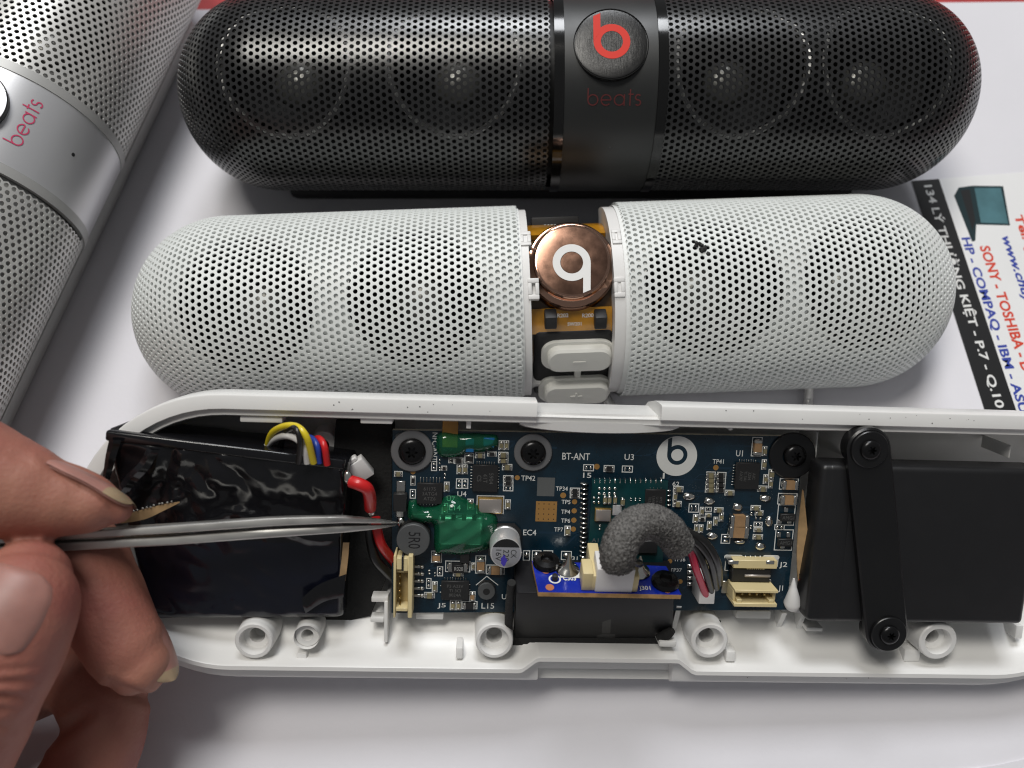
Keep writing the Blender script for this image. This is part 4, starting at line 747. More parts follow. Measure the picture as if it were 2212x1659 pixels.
p_ = zb(5, 1430, 1350); mb = MB(); mb.lathe([(0, 0.5), (1.3, 0.4), (1.5, 0)], 24, (p_.x, p_.y, WB)); mb.build('shield_corner', 'cap_can', thing=pcb, parent=mod)
WB = WB_
# connectors on the board
def j5():
    a_, b_ = zb(4, 212, 1285, WB+4.5), zb(4, 468, 492, WB+4.5); z1 = WB+4.5; x0_, y0_, x1_, y1_ = a_.x, a_.y, b_.x, b_.y; t_ = 0.55; mb = MB()
    mb.rbox((x0_, y0_, WB), (x0_+t_*0.8, y1_, z1), 0.12, 1); mb.rbox((x1_-t_*1.6, y0_, WB), (x1_, y1_, z1), 0.12, 1)
    mb.rbox((x0_+t_*0.8, y1_-3.0, WB), (x0_+1.7, y1_-0.6, z1-0.4), 0.12, 1); mb.rbox((x1_-2.0, y1_-3.3, WB), (x1_-t_*1.6, y1_-0.6, z1-0.4), 0.12, 1); mb.rbox((x0_+t_*0.8, y1_-3.9, WB), (x1_-t_*1.6, y1_-3.35, z1-1.2), 0.1, 1)
    mb.rbox((x0_+t_*0.8, y0_+1.2, WB), (x0_+1.6, y0_+1.9, z1-0.3), 0.1, 1); mb.rbox((x1_-2.2, y0_+1.2, WB), (x1_-t_*1.6, y0_+1.9, z1-0.3), 0.1, 1)
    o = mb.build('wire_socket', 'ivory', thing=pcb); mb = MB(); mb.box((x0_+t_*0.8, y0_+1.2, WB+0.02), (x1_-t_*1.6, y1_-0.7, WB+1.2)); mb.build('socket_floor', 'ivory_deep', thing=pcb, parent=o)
    mb = MB(); mb.rbox((x0_+1.75, y1_-3.0, WB+1), (x1_-2.05, y1_-0.15, z1-0.15), 0.1, 1); mb.build('socket_key', 'chip_black', thing=pcb, parent=o)
    for i in range(5):
        p_ = zb(4, 297, 755+93*i, WB+3.2); mb = MB(); mb.rbox((p_.x-0.16, p_.y-0.16, WB), (p_.x+0.16, p_.y+0.16, WB+3.2), 0.06, 1); mb.build('pin', 'gold_pin', thing=pcb, parent=o)
        c0_, c1_ = zb(4, 470, 625+92.5*i), zb(4, 598, 625+92.5*i); mb = MB(); mb.rbox((x1_, c0_.y-0.3, WB), (c1_.x, c0_.y+0.3, WB+0.22), 0.08, 1); mb.ball((c1_.x-0.2, c0_.y, WB), 0.5, 0.42, 0.45, 10, 4, half=True); mb.build('solder_tail', 'tin', thing=pcb, parent=o)
j5()
def j1():
    zt_ = WB+5.2; a_, b_ = zb(8, 945, 1005, zt_), zb(8, 1508, 800, zt_); x0_, y0_, x1_, y1_ = a_.x, a_.y, b_.x, b_.y; mb = MB(); t_ = 0.6
    mb.rbox((x0_, y1_-t_, WB), (x1_, y1_, zt_), 0.12, 1); mb.rbox((x0_, y0_, WB), (x1_, y0_+t_*1.3, zt_), 0.12, 1)
    mb.rbox((x0_, y0_+t_*1.3, WB), (x0_+t_, y1_-t_, zt_-1.2), 0.1, 1); mb.rbox((x1_-t_, y0_+t_*1.3, WB), (x1_, y1_-t_, zt_-1.2), 0.1, 1)
    for s_ in (x0_+t_, x1_-t_-1.0): mb.rbox((s_, y0_+t_*1.2, WB), (s_+1.0, y0_+t_*2.4, zt_-0.3), 0.1, 1)
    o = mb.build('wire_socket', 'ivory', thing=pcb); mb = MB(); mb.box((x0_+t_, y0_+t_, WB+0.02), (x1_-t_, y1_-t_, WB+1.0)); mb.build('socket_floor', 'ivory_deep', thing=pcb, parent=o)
    for i in range(4):
        x_ = x0_+(x1_-x0_)*(0.24+0.173*i); mb = MB(); mb.rbox((x_-0.2, (y0_+y1_)/2-0.05, WB), (x_+0.2, (y0_+y1_)/2+0.35, zt_-1.6), 0.06, 1); mb.build('pin', 'gold_pin', thing=pcb, parent=o)
    c_ = zb(8, 815, 745); mb = MB(); mb.rbox((c_.x-0.5, c_.y-1.3, WB), (x0_+0.1, c_.y+1.3, WB+0.5), 0.1, 1); mb.build('solder_tail', 'tin', thing=pcb, parent=o)
    c_ = zb(8, 1450, 700); mb = MB(); mb.rbox((x1_-0.1, c_.y-1.2, WB), (x1_+0.4, c_.y+0.8, WB+0.3), 0.1, 1); mb.build('solder_tail', 'tin', thing=pcb, parent=o)
    # flat-cable socket J2
    zt_ = WB+2.2; a_, b_ = zb(8, 935, 520, zt_), zb(8, 1500, 425, zt_); mb = MB(); mb.rbox((a_.x, a_.y, WB), (b_.x, b_.y, zt_), 0.12, 1)
    for i in range(10): x_ = a_.x+(b_.x-a_.x)*(0.32+0.042*i); mb.box((x_, a_.y-0.18, WB+0.6), (x_+0.12, a_.y+0.05, zt_-0.1))
    o = mb.build('flat_cable_socket', 'ivory', thing=pcb); mb = MB(); mb.rbox((a_.x, a_.y-3.0, WB), (b_.x-1.0, a_.y-0.2, zt_-0.5), 0.15, 1); mb.build('socket_latch', 'chip_black', thing=pcb, parent=o)
    c_ = zb(8, 1250, 625, zt_); mb = MB(); mb.rbox((c_.x-2.6, c_.y-0.25, WB+0.5), (c_.x+2.6, c_.y+0.25, zt_-0.2), 0.08, 1); mb.build('latch_lip', 'crystal_can', thing=pcb, parent=o)
    for (x0_, x1_) in ((870, 1010), (1345, 1460)):
        d0, d1 = zb(8, x0_, 470, zt_), zb(8, x1_, 425, zt_); mb = MB(); mb.rbox((d0.x, d0.y, WB), (d1.x, d1.y, zt_+0.06), 0.1, 1); mb.build('solder_tail', 'tin', thing=pcb, parent=o)
    for i in range(4):
        p_ = zb(8, 1085+62*i, 392); mb = MB(); mb.ball((p_.x, p_.y, WB), 0.3, 0.65, 0.4, 10, 4, half=True); mb.build('solder_tail', 'tin', thing=pcb, parent=o)
j1()
# white plug (J with red and black leads)
zt_ = WB+5.5; a_, b_ = zb(8, 500, 970, zt_), zb(8, 725, 660, zt_); mb = MB(); mb.rbox((a_.x, a_.y, WB), (b_.x, b_.y, zt_), 0.2, 2); plug = mb.build('white_plug', 'plastic_white', thing=pcb)
PLUG = (a_, b_, zt_)
for i in range(4):
    p_ = zb(8, 395, 492+74*i); mb = MB(); mb.rbox((p_.x-0.7, p_.y-0.42, WB), (a_.x+0.2, p_.y+0.42, WB+0.2), 0.06, 1); mb.ball((p_.x-0.1, p_.y, WB), 0.5, 0.4, 0.5, 10, 4, half=True); mb.build('solder_tail', 'tin', thing=pcb, parent=plug)
for i in range(3):
    p_ = zb(8, 600+30*i, 290+115*i); mb = MB(); mb.rbox((p_.x-0.9, p_.y-0.8, WB), (p_.x+0.9, p_.y+0.8, WB+0.9), 0.15, 1); mb.build('chip_capacitor', 'ivory', thing=pcb)
# wound part under the green glue
cx, cy, hx, hy = rect(3, 870, 1375, 1500, 1760); mb = MB(); mb.rbox((cx-hx, cy-hy, WB), (cx+hx, cy+hy, WB+1.7), 0.5, 3); o = mb.build('coated_coil', 'cap_top', thing=pcb)
for i in range(4):
    p_ = zb(3, 940+147*i, 1420, WB+1.7); mb = MB(); mb.rbox((p_.x-0.42, p_.y-0.55, WB+1.5), (p_.x+0.42, p_.y+0.75, WB+1.74), 0.08, 1); mb.build('coil_slot', 'chip_black', thing=pcb, parent=o)
cx, cy, hx, hy = rect(3, 460, 1330, 800, 1460); mb = MB(); mb.rbox((cx-hx, cy-hy, WB), (cx+hx, cy+hy, WB+1.4), 0.35, 3); mb.build('coated_resistor', 'chip_black', thing=pcb)
for (x0, y0, x1, y1) in ((1255, 290, 1380, 475), (1505, 275, 1665, 405)):
    cx, cy, hx, hy = rect(3, x0, y0, x1, y1); mb = MB(); mb.rbox((cx-hx, cy-hy, WB), (cx+hx, cy+hy, WB+1.1), 0.12, 1); mb.build('chip_inductor', 'blue_comp', thing=pcb)
cx, cy, hx, hy = rect(3, 925, 70, 1155, 420); mb = MB(); mb.rbox((cx-hx, cy-hy, WB+0.02), (cx+hx, cy+hy+1, WB+0.35), 0.1, 1); mb.build('antenna_flex', 'flex_amber', thing=pcb)
def blob(k, pts, hgt, name, m_, nz=0.12, res=0.17, seed=1, base=0.0):
    pl = np.array([tuple(zb(k, *p)[:2]) for p in spl2(pts)]); x0_, y0_ = pl.min(0); x1_, y1_ = pl.max(0)
    xs = np.arange(x0_, x1_+res, res); ys = np.arange(y0_, y1_+res, res); X_, Y_ = np.meshgrid(xs, ys, indexing='ij'); pt = np.stack([X_.ravel(), Y_.ravel()], -1)
    a_ = pl; b_ = np.roll(pl, -1, 0); ab = b_-a_; tt = np.clip(((pt[:, None]-a_)*ab).sum(-1)/(ab**2).sum(-1), 0, 1); dd = np.linalg.norm(pt[:, None]-(a_+tt[..., None]*ab), axis=-1).min(1)
    c_ = ((a_[:, 1] > pt[:, None, 1]) != (b_[:, 1] > pt[:, None, 1])) & (pt[:, None, 0] < (b_[:, 0]-a_[:, 0])*(pt[:, None, 1]-a_[:, 1])/(b_[:, 1]-a_[:, 1]+1e-12)+a_[:, 0]); ins = c_.sum(1) % 2 == 1
    dm = dd[ins].max(); rng = np.random.RandomState(seed); wv = sum(math.sin(0) + np.sin(pt[:, 0]*rng.uniform(0.5, 2)+rng.uniform(0, 6))*np.sin(pt[:, 1]*rng.uniform(0.5, 2)+rng.uniform(0, 6)) for _ in range(4))/4
    hh = np.where(ins, hgt*np.sqrt(np.clip(1-(1-np.clip(dd/min(dm, 3.6), 0, 1))**2, 0, 1))*(1+nz*wv), -0.3); ny = len(ys); f = []
    kept = ins.reshape(X_.shape)
    for i in range(len(xs)-1):
        for j in range(ny-1):
            if kept[i:i+2, j:j+2].any(): f.append((i*ny+j, (i+1)*ny+j, (i+1)*ny+j+1, i*ny+j+1))
    mb = MB(); mb.add([Vector((p[0], p[1], WB+base+h_)) for p, h_ in zip(pt, hh)], f, 0, True); return mb.build(name, m_, thing=pcb, edge=False)
def spl2(pts): return [(p.x, p.y) for p in spline([(x, y, 0) for x, y in pts]+[(pts[0][0], pts[0][1], 0)], 4)][:-1]
blob(3, [(850, 250), (950, 200), (1150, 230), (1400, 225), (1560, 240), (1700, 260), (1720, 400), (1600, 460), (1460, 490), (1300, 480), (1200, 540), (1050, 570), (900, 550), (840, 430)], 1.55, 'glue_blob', 'green_glue', seed=3)
blob(3, [(455, 1180), (560, 1165), (640, 1260), (850, 1240), (960, 1120), (1130, 1100), (1290, 1170), (1420, 1240), (1480, 1310), (1620, 1345), (1700, 1420), (1710, 1620), (1660, 1760), (1560, 1850), (1400, 1890), (1200, 1930), (960, 1910), (820, 1860), (800, 1500), (640, 1490), (460, 1440), (430, 1300)], 2.7, 'glue_blob', 'green_glue', nz=0.16, seed=5)
# screws with washers
def screw(name, px, py, wz, rw, rh, lab, wm='washer_grey', hm='screw_black', off=(0, 0), hh=1.5):
    p_ = P(px, py, wz); t_ = T(name, lab, 'screw', TR, (p_.x, p_.y, wz)); mb = MB()
    mb.lathe([(rw, 0), (rw, 0.45), (rw*0.96, 0.6), (rw*0.7, 0.62), (rh*0.9, 0.55)], 44, p_); mb.build('washer', wm, thing=t_)
    c_ = p_+Vector((off[0], off[1], 0)); mb = MB(); mb.lathe([(rh, 0.5), (rh, 0.9), (rh*0.93, hh*0.8), (rh*0.7, hh), (rh*0.5, hh+0.05)], 36, c_)
    # star recess
    n_ = 36; out = [(rh*0.5*math.cos(2*math.pi*i/n_), rh*0.5*math.sin(2*math.pi*i/n_)) for i in range(n_)]; inn = [(rh*(0.34+0.12*math.cos(6*2*math.pi*i/n_))*math.cos(2*math.pi*i/n_), rh*(0.34+0.12*math.cos(6*2*math.pi*i/n_))*math.sin(2*math.pi*i/n_)) for i in range(n_)]
    v = [c_+Vector((x, y, hh+0.05)) for x, y in out]+[c_+Vector((x, y, hh+0.03)) for x, y in inn]+[c_+Vector((x*0.92, y*0.92, hh-0.8)) for x, y in inn]
    mb.add(v, [(i, (i+1) % n_, n_+(i+1) % n_, n_+i) for i in range(n_)]+[(n_+i, n_+(i+1) % n_, 2*n_+(i+1) % n_, 2*n_+i) for i in range(n_)]+[tuple(range(2*n_, 3*n_))]); mb.build('screw_head', hm, thing=t_); return t_
screw('board_screw', *zd(3, 505, 470), WB+0.01, 4.35*0.93, 2.6, 'grey washered star screw beside the green glue on the board edge')
screw('board_screw', *zd(5, 172, 390), WB+0.01, 3.95*0.93, 2.45, 'grey washered star screw between green glue and printed antenna letters')
screw('board_screw', *zd(6, 1560, 372), WB+0.01, 4.6, 2.2, 'black star screw at the board corner by the boxed battery', wm='bracket_black', off=(0.4, 0.1))
# ------------------------------------------------------------------ boxed battery and its strap
from mathutils import noise as mnoise
a_ = P(1741, 1344, 0.6); b_ = P(2262, 1016, 0.6)
mb = MB()
bat = T('boxed_battery', 'smooth matt black battery block lying under a black strap', 'battery', TR, ((a_.x+b_.x)/2, (a_.y+b_.y)/2, -15))
mb = MB(); mb.rbox((a_.x, a_.y, -6.0), (b_.x, b_.y, 0.6), 1.1, 4); body = mb.build('battery_case', 'battery_black', thing=bat)
mb = MB(); mb.box((a_.x-0.05, a_.y+1.8, -0.72), (a_.x+9.3, b_.y-1.7, 1.03)); mb.v = [p_ if p_.z < 0.9 else p_ for p_ in mb.v]
# wrap seam: a slightly proud band of film round one end
mb = MB(); mb.rbox((a_.x+1.2, a_.y-0.04, -5.9), (a_.x+7.0, b_.y+0.04, 0.65), 1.1, 4); mb.build('film_band', 'battery_black', thing=bat, parent=body)
# kraft strip and white glue at the near end
k0 = [P(1736, 1060, -3), P(1748, 1180, -3), P(1757, 1280, -3.5), P(1746, 1316, -4)]; k1 = [P(1734, 1058, -4), P(1722, 1180, -4.6), P(1727, 1280, -4.8), P(1742, 1316, -4.6)]
mb = MB(); A, Bq = spline(k0, 5), spline(k1, 5); n = len(A); mb.add(A+Bq+[p_+Vector((0.25, 0, -0.2)) for p_ in A]+[p_+Vector((0, 0, -0.3)) for p_ in Bq], [(i, n+i, n+i+1, i+1) for i in range(n-1)]+[(n+i, 3*n+i, 3*n+i+1, n+i+1) for i in range(n-1)], 0, True); ks = mb.build('kraft_strip', 'kraft', thing=bat)
for py in (1240, 1252): mb = MB(); mb.tube([P(1726, py, -4.4), P(1738, py+3, -3.6), P(1752, py+1, -2.9)], 0.09, 6); mb.build('pen_mark', 'ink_black' if py == 1240 else 'wire_red', thing=bat, parent=ks)
c_ = P(1712, 1302, -5.1); mb = MB(); mb.tube([P(1711, 1309, -5.0), P(1712, 1302, -4.2), P(1713, 1284, -3.6), P(1714, 1266, -3.3), P(1715, 1250, -3.1)], [1.3, 1.75, 1.15, 0.6, 0.2], 18)
mb.build('glue_drip', 'plastic_white', F=TR, base=c_, label='pointed white glue drip between circuit board corner and boxed battery', cat='glue')
s0, s1 = P(1878, 971, 2.2), P(1917, 1366, 2.2); dd = (s1-s0).normalized(); nn_ = Vector((-dd.y, dd.x, 0)); L = (s1-s0).length; hw = 4.15
strap = T('battery_strap', 'black plastic strap with rounded ends holding down the boxed battery', 'strap', TR, tuple((s0+s1)/2))
X = frame(s0, dd, nn_, Vector((0, 0, 1)))
poly = [(L+hw*math.cos(a), hw*math.sin(a)) for a in np.linspace(-math.pi/2, math.pi/2, 20)]+[(hw*math.cos(a), hw*math.sin(a)) for a in np.linspace(math.pi/2, 3*math.pi/2, 20)]
ins = [(L+(hw-0.35)*math.cos(a), (hw-0.35)*math.sin(a)) for a in np.linspace(-math.pi/2, math.pi/2, 20)]+[((hw-0.35)*math.cos(a), (hw-0.35)*math.sin(a)) for a in np.linspace(math.pi/2, 3*math.pi/2, 20)]
n = len(poly); mb = MB(); v = [X @ Vector((*p, z)) for o_, z in ((poly, -1.5), (poly, -0.3), (ins, 0.0)) for p in o_]
mb.add(v, [(i+k*n, (i+1) % n+k*n, (i+1) % n+(k+1)*n, i+(k+1)*n) for k in range(2) for i in range(n)]+[tuple(range(2*n, 3*n)), tuple(range(n-1, -1, -1))], 0, True); sb = mb.build('strap_bar', 'bracket_black', thing=strap)
for p_ in (s0, s1): mb = MB(); mb.lathe([(hw*0.96, -3.5), (hw*0.96, -1.4)], 32, p_); mb.build('strap_foot', 'bracket_black', thing=strap, parent=sb)
screw('strap_screw', 1877, 970, 2.22, 3.5, 1.9, 'black star screw at the strap end near the tray back wall', wm='bracket_black', hh=1.4)
screw('strap_screw', 1918, 1368, 2.22, 3.5, 1.9, 'black star screw at the strap end near a white screw boss', wm='bracket_black', hh=1.4)
# ------------------------------------------------------------------ foam pad and tape-wrapped battery
def foam_slab(name, pts, w0, w1, label, cat='foam pad'):
    q_ = [P(*p, w1) for p in pts]; c_ = sum(q_, Vector())/len(q_); mb = MB(); mb.prism([(p.x, p.y) for p in q_][::-1], w0, w1); return mb.build(name, 'foam_black', F=TR, base=(c_.x, c_.y, w0), label=label, cat=cat)
foam_slab('foam_pad', [(726, 908), (846, 914), (846, 1225), (800, 1330), (735, 1345), (690, 1345)], -15, -8.5, 'black speckled foam pad in the tray between taped battery and board')
corn = [(222, 934, 3.0), (752, 998, 0.8), (741, 1338, -3.2), (320, 1342, -3.0)]
C4 = [P(*c) for c in corn]
tb = T('taped_battery', 'battery pack wrapped in crumpled glossy black tape, lifted out of the tray end', 'battery', TR, tuple(sum(C4, Vector())/4-Vector((0, 0, 14))))
nx, ny = 96, 72; v = []; f = []
def tape_h(s_, t_):
    a1 = abs(mnoise.noise(Vector((s_*4.2+2*t_, t_*2.6, 0.3)))); a2 = abs(mnoise.noise(Vector((s_*6.5-3*t_, t_*6.5+2*s_, 5.1)))); a3 = abs(mnoise.noise(Vector((s_*15, t_*11, 2.2))))
    h_ = 1.7*a1+1.0*a2+0.32*a3
    y_ = t_-0.42-0.06*math.sin(s_*9); h_ += 1.1*max(0, 1-abs(y_)/0.05)*(0.3+0.7*s_)            # pinched crease along the middle
    x_ = s_-0.22+0.35*(t_-0.2); h_ -= 1.3*max(0, 1-abs(x_)/0.05)*(t_ < 0.5)                     # folded corner
    if t_ > 0.5: h_ *= 0.6+0.4*max(0, 1-(t_-0.5)/0.1)
    return h_*0.8
for j in range(ny+1):
    t_ = j/ny
    for i in range(nx+1):
        s_ = i/nx; p_ = (C4[0]*(1-s_)+C4[1]*s_)*(1-t_)+(C4[3]*(1-s_)+C4[2]*s_)*t_; e = min(s_, 1-s_)*46; e2 = min(t_, 1-t_)*34; rd_ = 1.6
        dz = sum(-rd_*(1-math.sqrt(max(0, 1-(1-min(x_, rd_)/rd_)**2))) for x_ in (e, e2)); v.append(p_+Vector((0, 0, tape_h(s_, t_)*min(1, e/1.5)*min(1, e2/1.5)+dz)))
for j in range(ny):
    for i in range(nx): k = j*(nx+1)+i; f.append((k, k+nx+1, k+nx+2, k+1))
ring = [i for i in range(nx+1)]+[(j*(nx+1)+nx) for j in range(1, ny+1)]+[ny*(nx+1)+i for i in range(nx-1, -1, -1)]+[j*(nx+1) for j in range(ny-1, 0, -1)]
b0 = len(v); cc = sum(C4, Vector())/4
for k, i in enumerate(ring): p_ = v[i]; v.append(Vector((p_.x+(cc.x-p_.x)*0.02, p_.y+(cc.y-p_.y)*0.02, p_.z-12+0.4*math.sin(k*0.31))))
n = len(ring); f += [(ring[k], ring[(k+1) % n], b0+(k+1) % n, b0+k) for k in range(n)]
mb = MB(); mb.add(v, f, 0, True)
for k in range(nx*ny):
    if k//nx > ny*0.50: mb.m[k] = 1
wrap = mb.build('tape_wrap', ['tape_black', 'tape_navy'], thing=tb, edge=False)
# folded top edge strip, loose fold at the corner, kraft slivers
mb = MB(); mb.rbox((0, 0, 0), (1, 1, 1), 0.2, 2); e0, e1 = P(228, 940, 3.4), P(745, 1004, 1.3); dd = (e1-e0).normalized(); X = frame(e0, dd, Vector((0, 0, 1)).cross(dd).normalized(), dd.cross(Vector((0, 0, 1)).cross(dd)).normalized())
mb = MB(); mb.rbox((0, -1.0, -1.2), ((e1-e0).length, 0.9, 0.25), 0.45, 3, X=X); mb.build('tape_fold', 'tape_black', thing=tb, parent=wrap)
fl_ = [P(318, 968, 4.0), P(300, 1000, 4.4), P(270, 1030, 4.5), P(250, 1062, 4.3)]; fr_2 = [P(345, 972, 3.8), P(322, 1012, 4.1), P(292, 1045, 4.2), P(270, 1075, 3.9)]
A, Bq = spline(fl_, 6), spline(fr_2, 6); n = len(A); mb = MB(); mb.add(A+[(a+b)/2+Vector((0, 0, 0.7+0.3*math.sin(i*0.9))) for i, (a, b) in enumerate(zip(A, Bq))]+Bq, [(i, i+1, n+i+1, n+i) for i in range(n-1)]+[(n+i, n+i+1, 2*n+i+1, 2*n+i) for i in range(n-1)], 0, True); mb.build('tape_flap', 'tape_black', thing=tb, parent=wrap)
def flap(a, b, lift_, amp):
    A, Bq = spline([P(*q_) for q_ in a], 7), spline([P(*q_) for q_ in b], 7); n = len(A); mb = MB()
    mb.add(A+[(x_+y_)/2+Vector((0, 0, lift_+amp*mnoise.noise(Vector((i*0.6, 3.1, 0))))) for i, (x_, y_) in enumerate(zip(A, Bq))]+Bq, [(i, i+1, n+i+1, n+i) for i in range(n-1)]+[(n+i, n+i+1, 2*n+i+1, 2*n+i) for i in range(n-1)], 0, True); mb.build('tape_flap', 'tape_black', thing=tb, parent=wrap)
flap([(652, 1292, -0.5), (690, 1262, -0.2), (748, 1240, -0.3)], [(660, 1325, -1.6), (700, 1300, -1.2), (742, 1290, -1.2)], 0.5, 0.5)
flap([(236, 948, 4.2), (228, 985, 4.0), (222, 1030, 3.6)], [(262, 950, 4.2), (250, 990, 4.0), (238, 1035, 3.6)], 0.6, 0.5)
def sliver(p_top, p_bot, nm):
    A, Bq = spline(p_top, 5), spline(p_bot, 5); n = len(A); mb = MB(); mb.add(A+Bq+[p-Vector((0, 0, 0.3)) for p in Bq], [(i, n+i, n+i+1, i+1) for i in range(n-1)]+[(n+i, 2*n+i, 2*n+i+1, n+i+1) for i in range(n-1)], 0, True); mb.build(nm, 'kraft', thing=tb, parent=wrap)
sliver([P(255, 1116, 4.3), P(310, 1100, 4.1), P(350, 1090, 3.6), P(388, 1083, 3.2)], [P(262, 1131, 4.0), P(312, 1122, 3.8), P(352, 1104, 3.5), P(388, 1086, 3.1)], 'kraft_sliver')
sliver([P(741, 1172, 0.4), P(738, 1205, -0.2), P(732, 1255, -0.8)], [P(754, 1172, 0.1), P(752, 1205, -0.4), P(746, 1255, -1.0)], 'kraft_sliver')
mb = MB(); rngp = [P(270+9*i+random.uniform(-2, 2), 1108-2.3*i+random.uniform(-2, 2), 4.7-0.1*i) for i in range(12)]
for p_ in rngp: mb.ball(p_, 0.22, 0.2, 0.18, 8, 4)
mb.build('tape_teeth', 'tin', thing=tb, parent=wrap, kind='stuff')
# ------------------------------------------------------------------ leads
def wire(name, pts, r, m_, label, group=None, tips=None, sub=7):
    q_ = [P(*p) for p in pts]; t_ = T(name, label, 'wire', TR, tuple(q_[0]), group); mb = MB(); mb.tube(q_, r, 12, sub=sub); mb.build('insulation', m_, thing=t_)
    for (p_, rr_) in (tips or []): mb = MB(); mb.ball(P(*p_), rr_[0], rr_[1], rr_[2], 12, 8, jit=0.12); mb.build('solder_tip', 'solder', thing=t_)
    return t_
wire('lead_wire', [(574, 985, -5), (588, 935, -1), (630, 919, 3), (660, 940, 5), (678, 1000, 3)], 0.62, 'wire_yellow', 'yellow wire looping out of the taped battery')
wire('lead_wire', [(560, 985, -5), (590, 950, -2), (625, 942, 2), (655, 962, 4), (664, 1000, 3)], 0.62, 'wire_white', 'white wire looping out of the taped battery')
wire('lead_wire', [(600, 985, -6), (615, 940, 0), (636, 924, 4.2), (648, 950, 5.2), (645, 1000, 3.5)], 0.55, 'wire_black', 'black wire looping out of the taped battery beside the yellow wire')
wire('lead_wire', [(650, 960, -6), (668, 945, 0), (684, 962, 3), (690, 1000, 2.5)], 0.58, 'wire_blue', 'blue wire looping out of the taped battery')
wire('lead_wire', [(670, 965, -6), (686, 947, 0), (700, 962, 3), (707, 1004, 2.4)], 0.62, 'wire_red', 'thin red wire looping out of the taped battery')
wire('lead_wire', [(758, 1040, 4.4), (776, 1046, 5.0), (793, 1056, 4.6), (799, 1075, 3.0), (800, 1098, 0.5)], [1.15, 1.2, 1.15, 1.15, 1.1], 'wire_red', 'short thick red wire with soldered bare ends above the tweezers', tips=[((751, 1031, 4.6), (0.75, 1.3, 0.7)), ((757, 1040, 4.7), (0.8, 0.8, 0.6)), ((801, 1102, 0.3), (0.8, 1.3, 0.7))])
wire('lead_wire', [(811, 1118, -2), (816, 1150, -2), (826, 1180, -3), (850, 1212, -6.5), (866, 1232, -8)], 0.95, 'wire_red', 'thick red wire running from the tweezers under the board')
wire('lead_wire', [(800, 1120, -4), (800, 1160, -3.6), (810, 1205, -4), (832, 1232, -5.5), (858, 1256, -8)], 0.95, 'wire_black', 'thick black wire running under the board beside the red one')
c_ = P(778, 1012, -4); X = Matrix.Translation(c_) @ Matrix.Rotation(0.6, 4, 'Z') @ Matrix.Rotation(0.3, 4, 'X'); mb = MB(); mb.rbox((-1.7, -2.2, -1.2), (1.7, 2.0, 1.0), 0.2, 2, X=X); mb.rbox((-0.9, 2.0, -0.8), (0.9, 2.9, 0.7), 0.2, 1, X=X)
mb.build('loose_plug', 'plastic_white', F=TR, base=c_, label='small white nylon plug tucked behind the taped battery corner', cat='plug')
# ------------------------------------------------------------------ port block with its small blue board
blk = T('port_block', 'black port housing with a small blue board on top at the tray edge', 'port housing', TR, tuple(P(1285, 1380, -10)))
wt, wb_ = 6.0, -9.0
ft = [P(1115, 1280, wt), P(1456, 1290, wt)]; fb = [P(1110, 1386, -6.5), P(1452, 1386, -6.5)]; bt = [P(1111, 1222, -3.0), P(1452, 1222, -3.0)]; bb = [Vector((p.x, p.y+0.5, wb_)) for p in bt]
mb = MB(); bm_pts = [fb[0], fb[1], bb[1], bb[0]]; tp_ = [ft[0], ft[1], bt[1], bt[0]]
bmh = bmesh.new(); vs = [bmh.verts.new(p) for p in bm_pts+tp_]
for q_ in ((0, 3, 2, 1), (4, 5, 6, 7), (0, 1, 5, 4), (1, 2, 6, 5), (2, 3, 7, 6), (3, 0, 4, 7)): bmh.faces.new([vs[i] for i in q_])
bmesh.ops.bevel(bmh, geom=bmh.edges[:], offset=0.35, segments=2, affect='EDGES', profile=0.5); bmh.verts.index_update(); mb.add([v_.co.copy() for v_ in bmh.verts], [[v_.index for v_ in p_.verts] for p_ in bmh.faces], 0, True); bmh.free()
hs = mb.build('housing', 'housing_black', thing=blk)
def onface(px, s_):                          # point on the housing's front face: px across, s_ 0 top .. 1 bottom
    u0 = (px-1115)/(1456-1115); return (ft[0]*(1-u0)+ft[1]*u0)*(1-s_)+(fb[0]*(1-u0)+fb[1]*u0)*s_
fn_ = (ft[1]-ft[0]).cross(fb[0]-ft[0]).normalized(); fn_ = fn_ if fn_.z > 0 or fn_.y < 0 else -fn_
if fn_.dot(Vector((0, -1, 0.5))) < 0: fn_ = -fn_
def onbox(name, pxa, pxb, sa, sb_, th_, m_, par=None):
    bq = [onface(pxa, sb_), onface(pxb, sb_), onface(pxb, sa), onface(pxa, sa)]; mb = MB(); mb.hexa([p-fn_*0.4 for p in bq], [p+fn_*th_ for p in bq]); return mb.build(name, m_, thing=blk, parent=par)
onbox('housing_slot', 1292, 1332, 0.42, 0.97, 0.03, 'ink_black', hs); onbox('housing_tongue', 1303, 1321, 0.40, 0.8, 0.10, 'battery_black', hs)
q_ = [P(1104, 1372, -5.4), P(1442, 1374, -5.4), P(1440, 1390, -5.4), P(1300, 1396, -5.4), P(1106, 1394, -5.4)]; mb = MB(); mb.prism([(p.x, p.y) for p in q_][::-1], -13, -5.4); mb.build('foam_gasket', 'foam_black', thing=blk)
mb = MB(); mb.tube([P(1420, 1378, -3), P(1440, 1370, -2.4), P(1452, 1360, -2)], [0.7, 1.1, 0.8], 12); mb.build('foam_gasket', 'foam_black', thing=blk)
mb = MB(); mb.tube([onface(1112, 0.0)+Vector((-0.6, 1.5, -1)), onface(1108, 0.5)+Vector((-0.6, 0.8, 0)), onface(1108, 1.0)+Vector((-0.4, 0.4, 0))], 0.8, 10); mb.build('foam_gasket', 'foam_black', thing=blk)
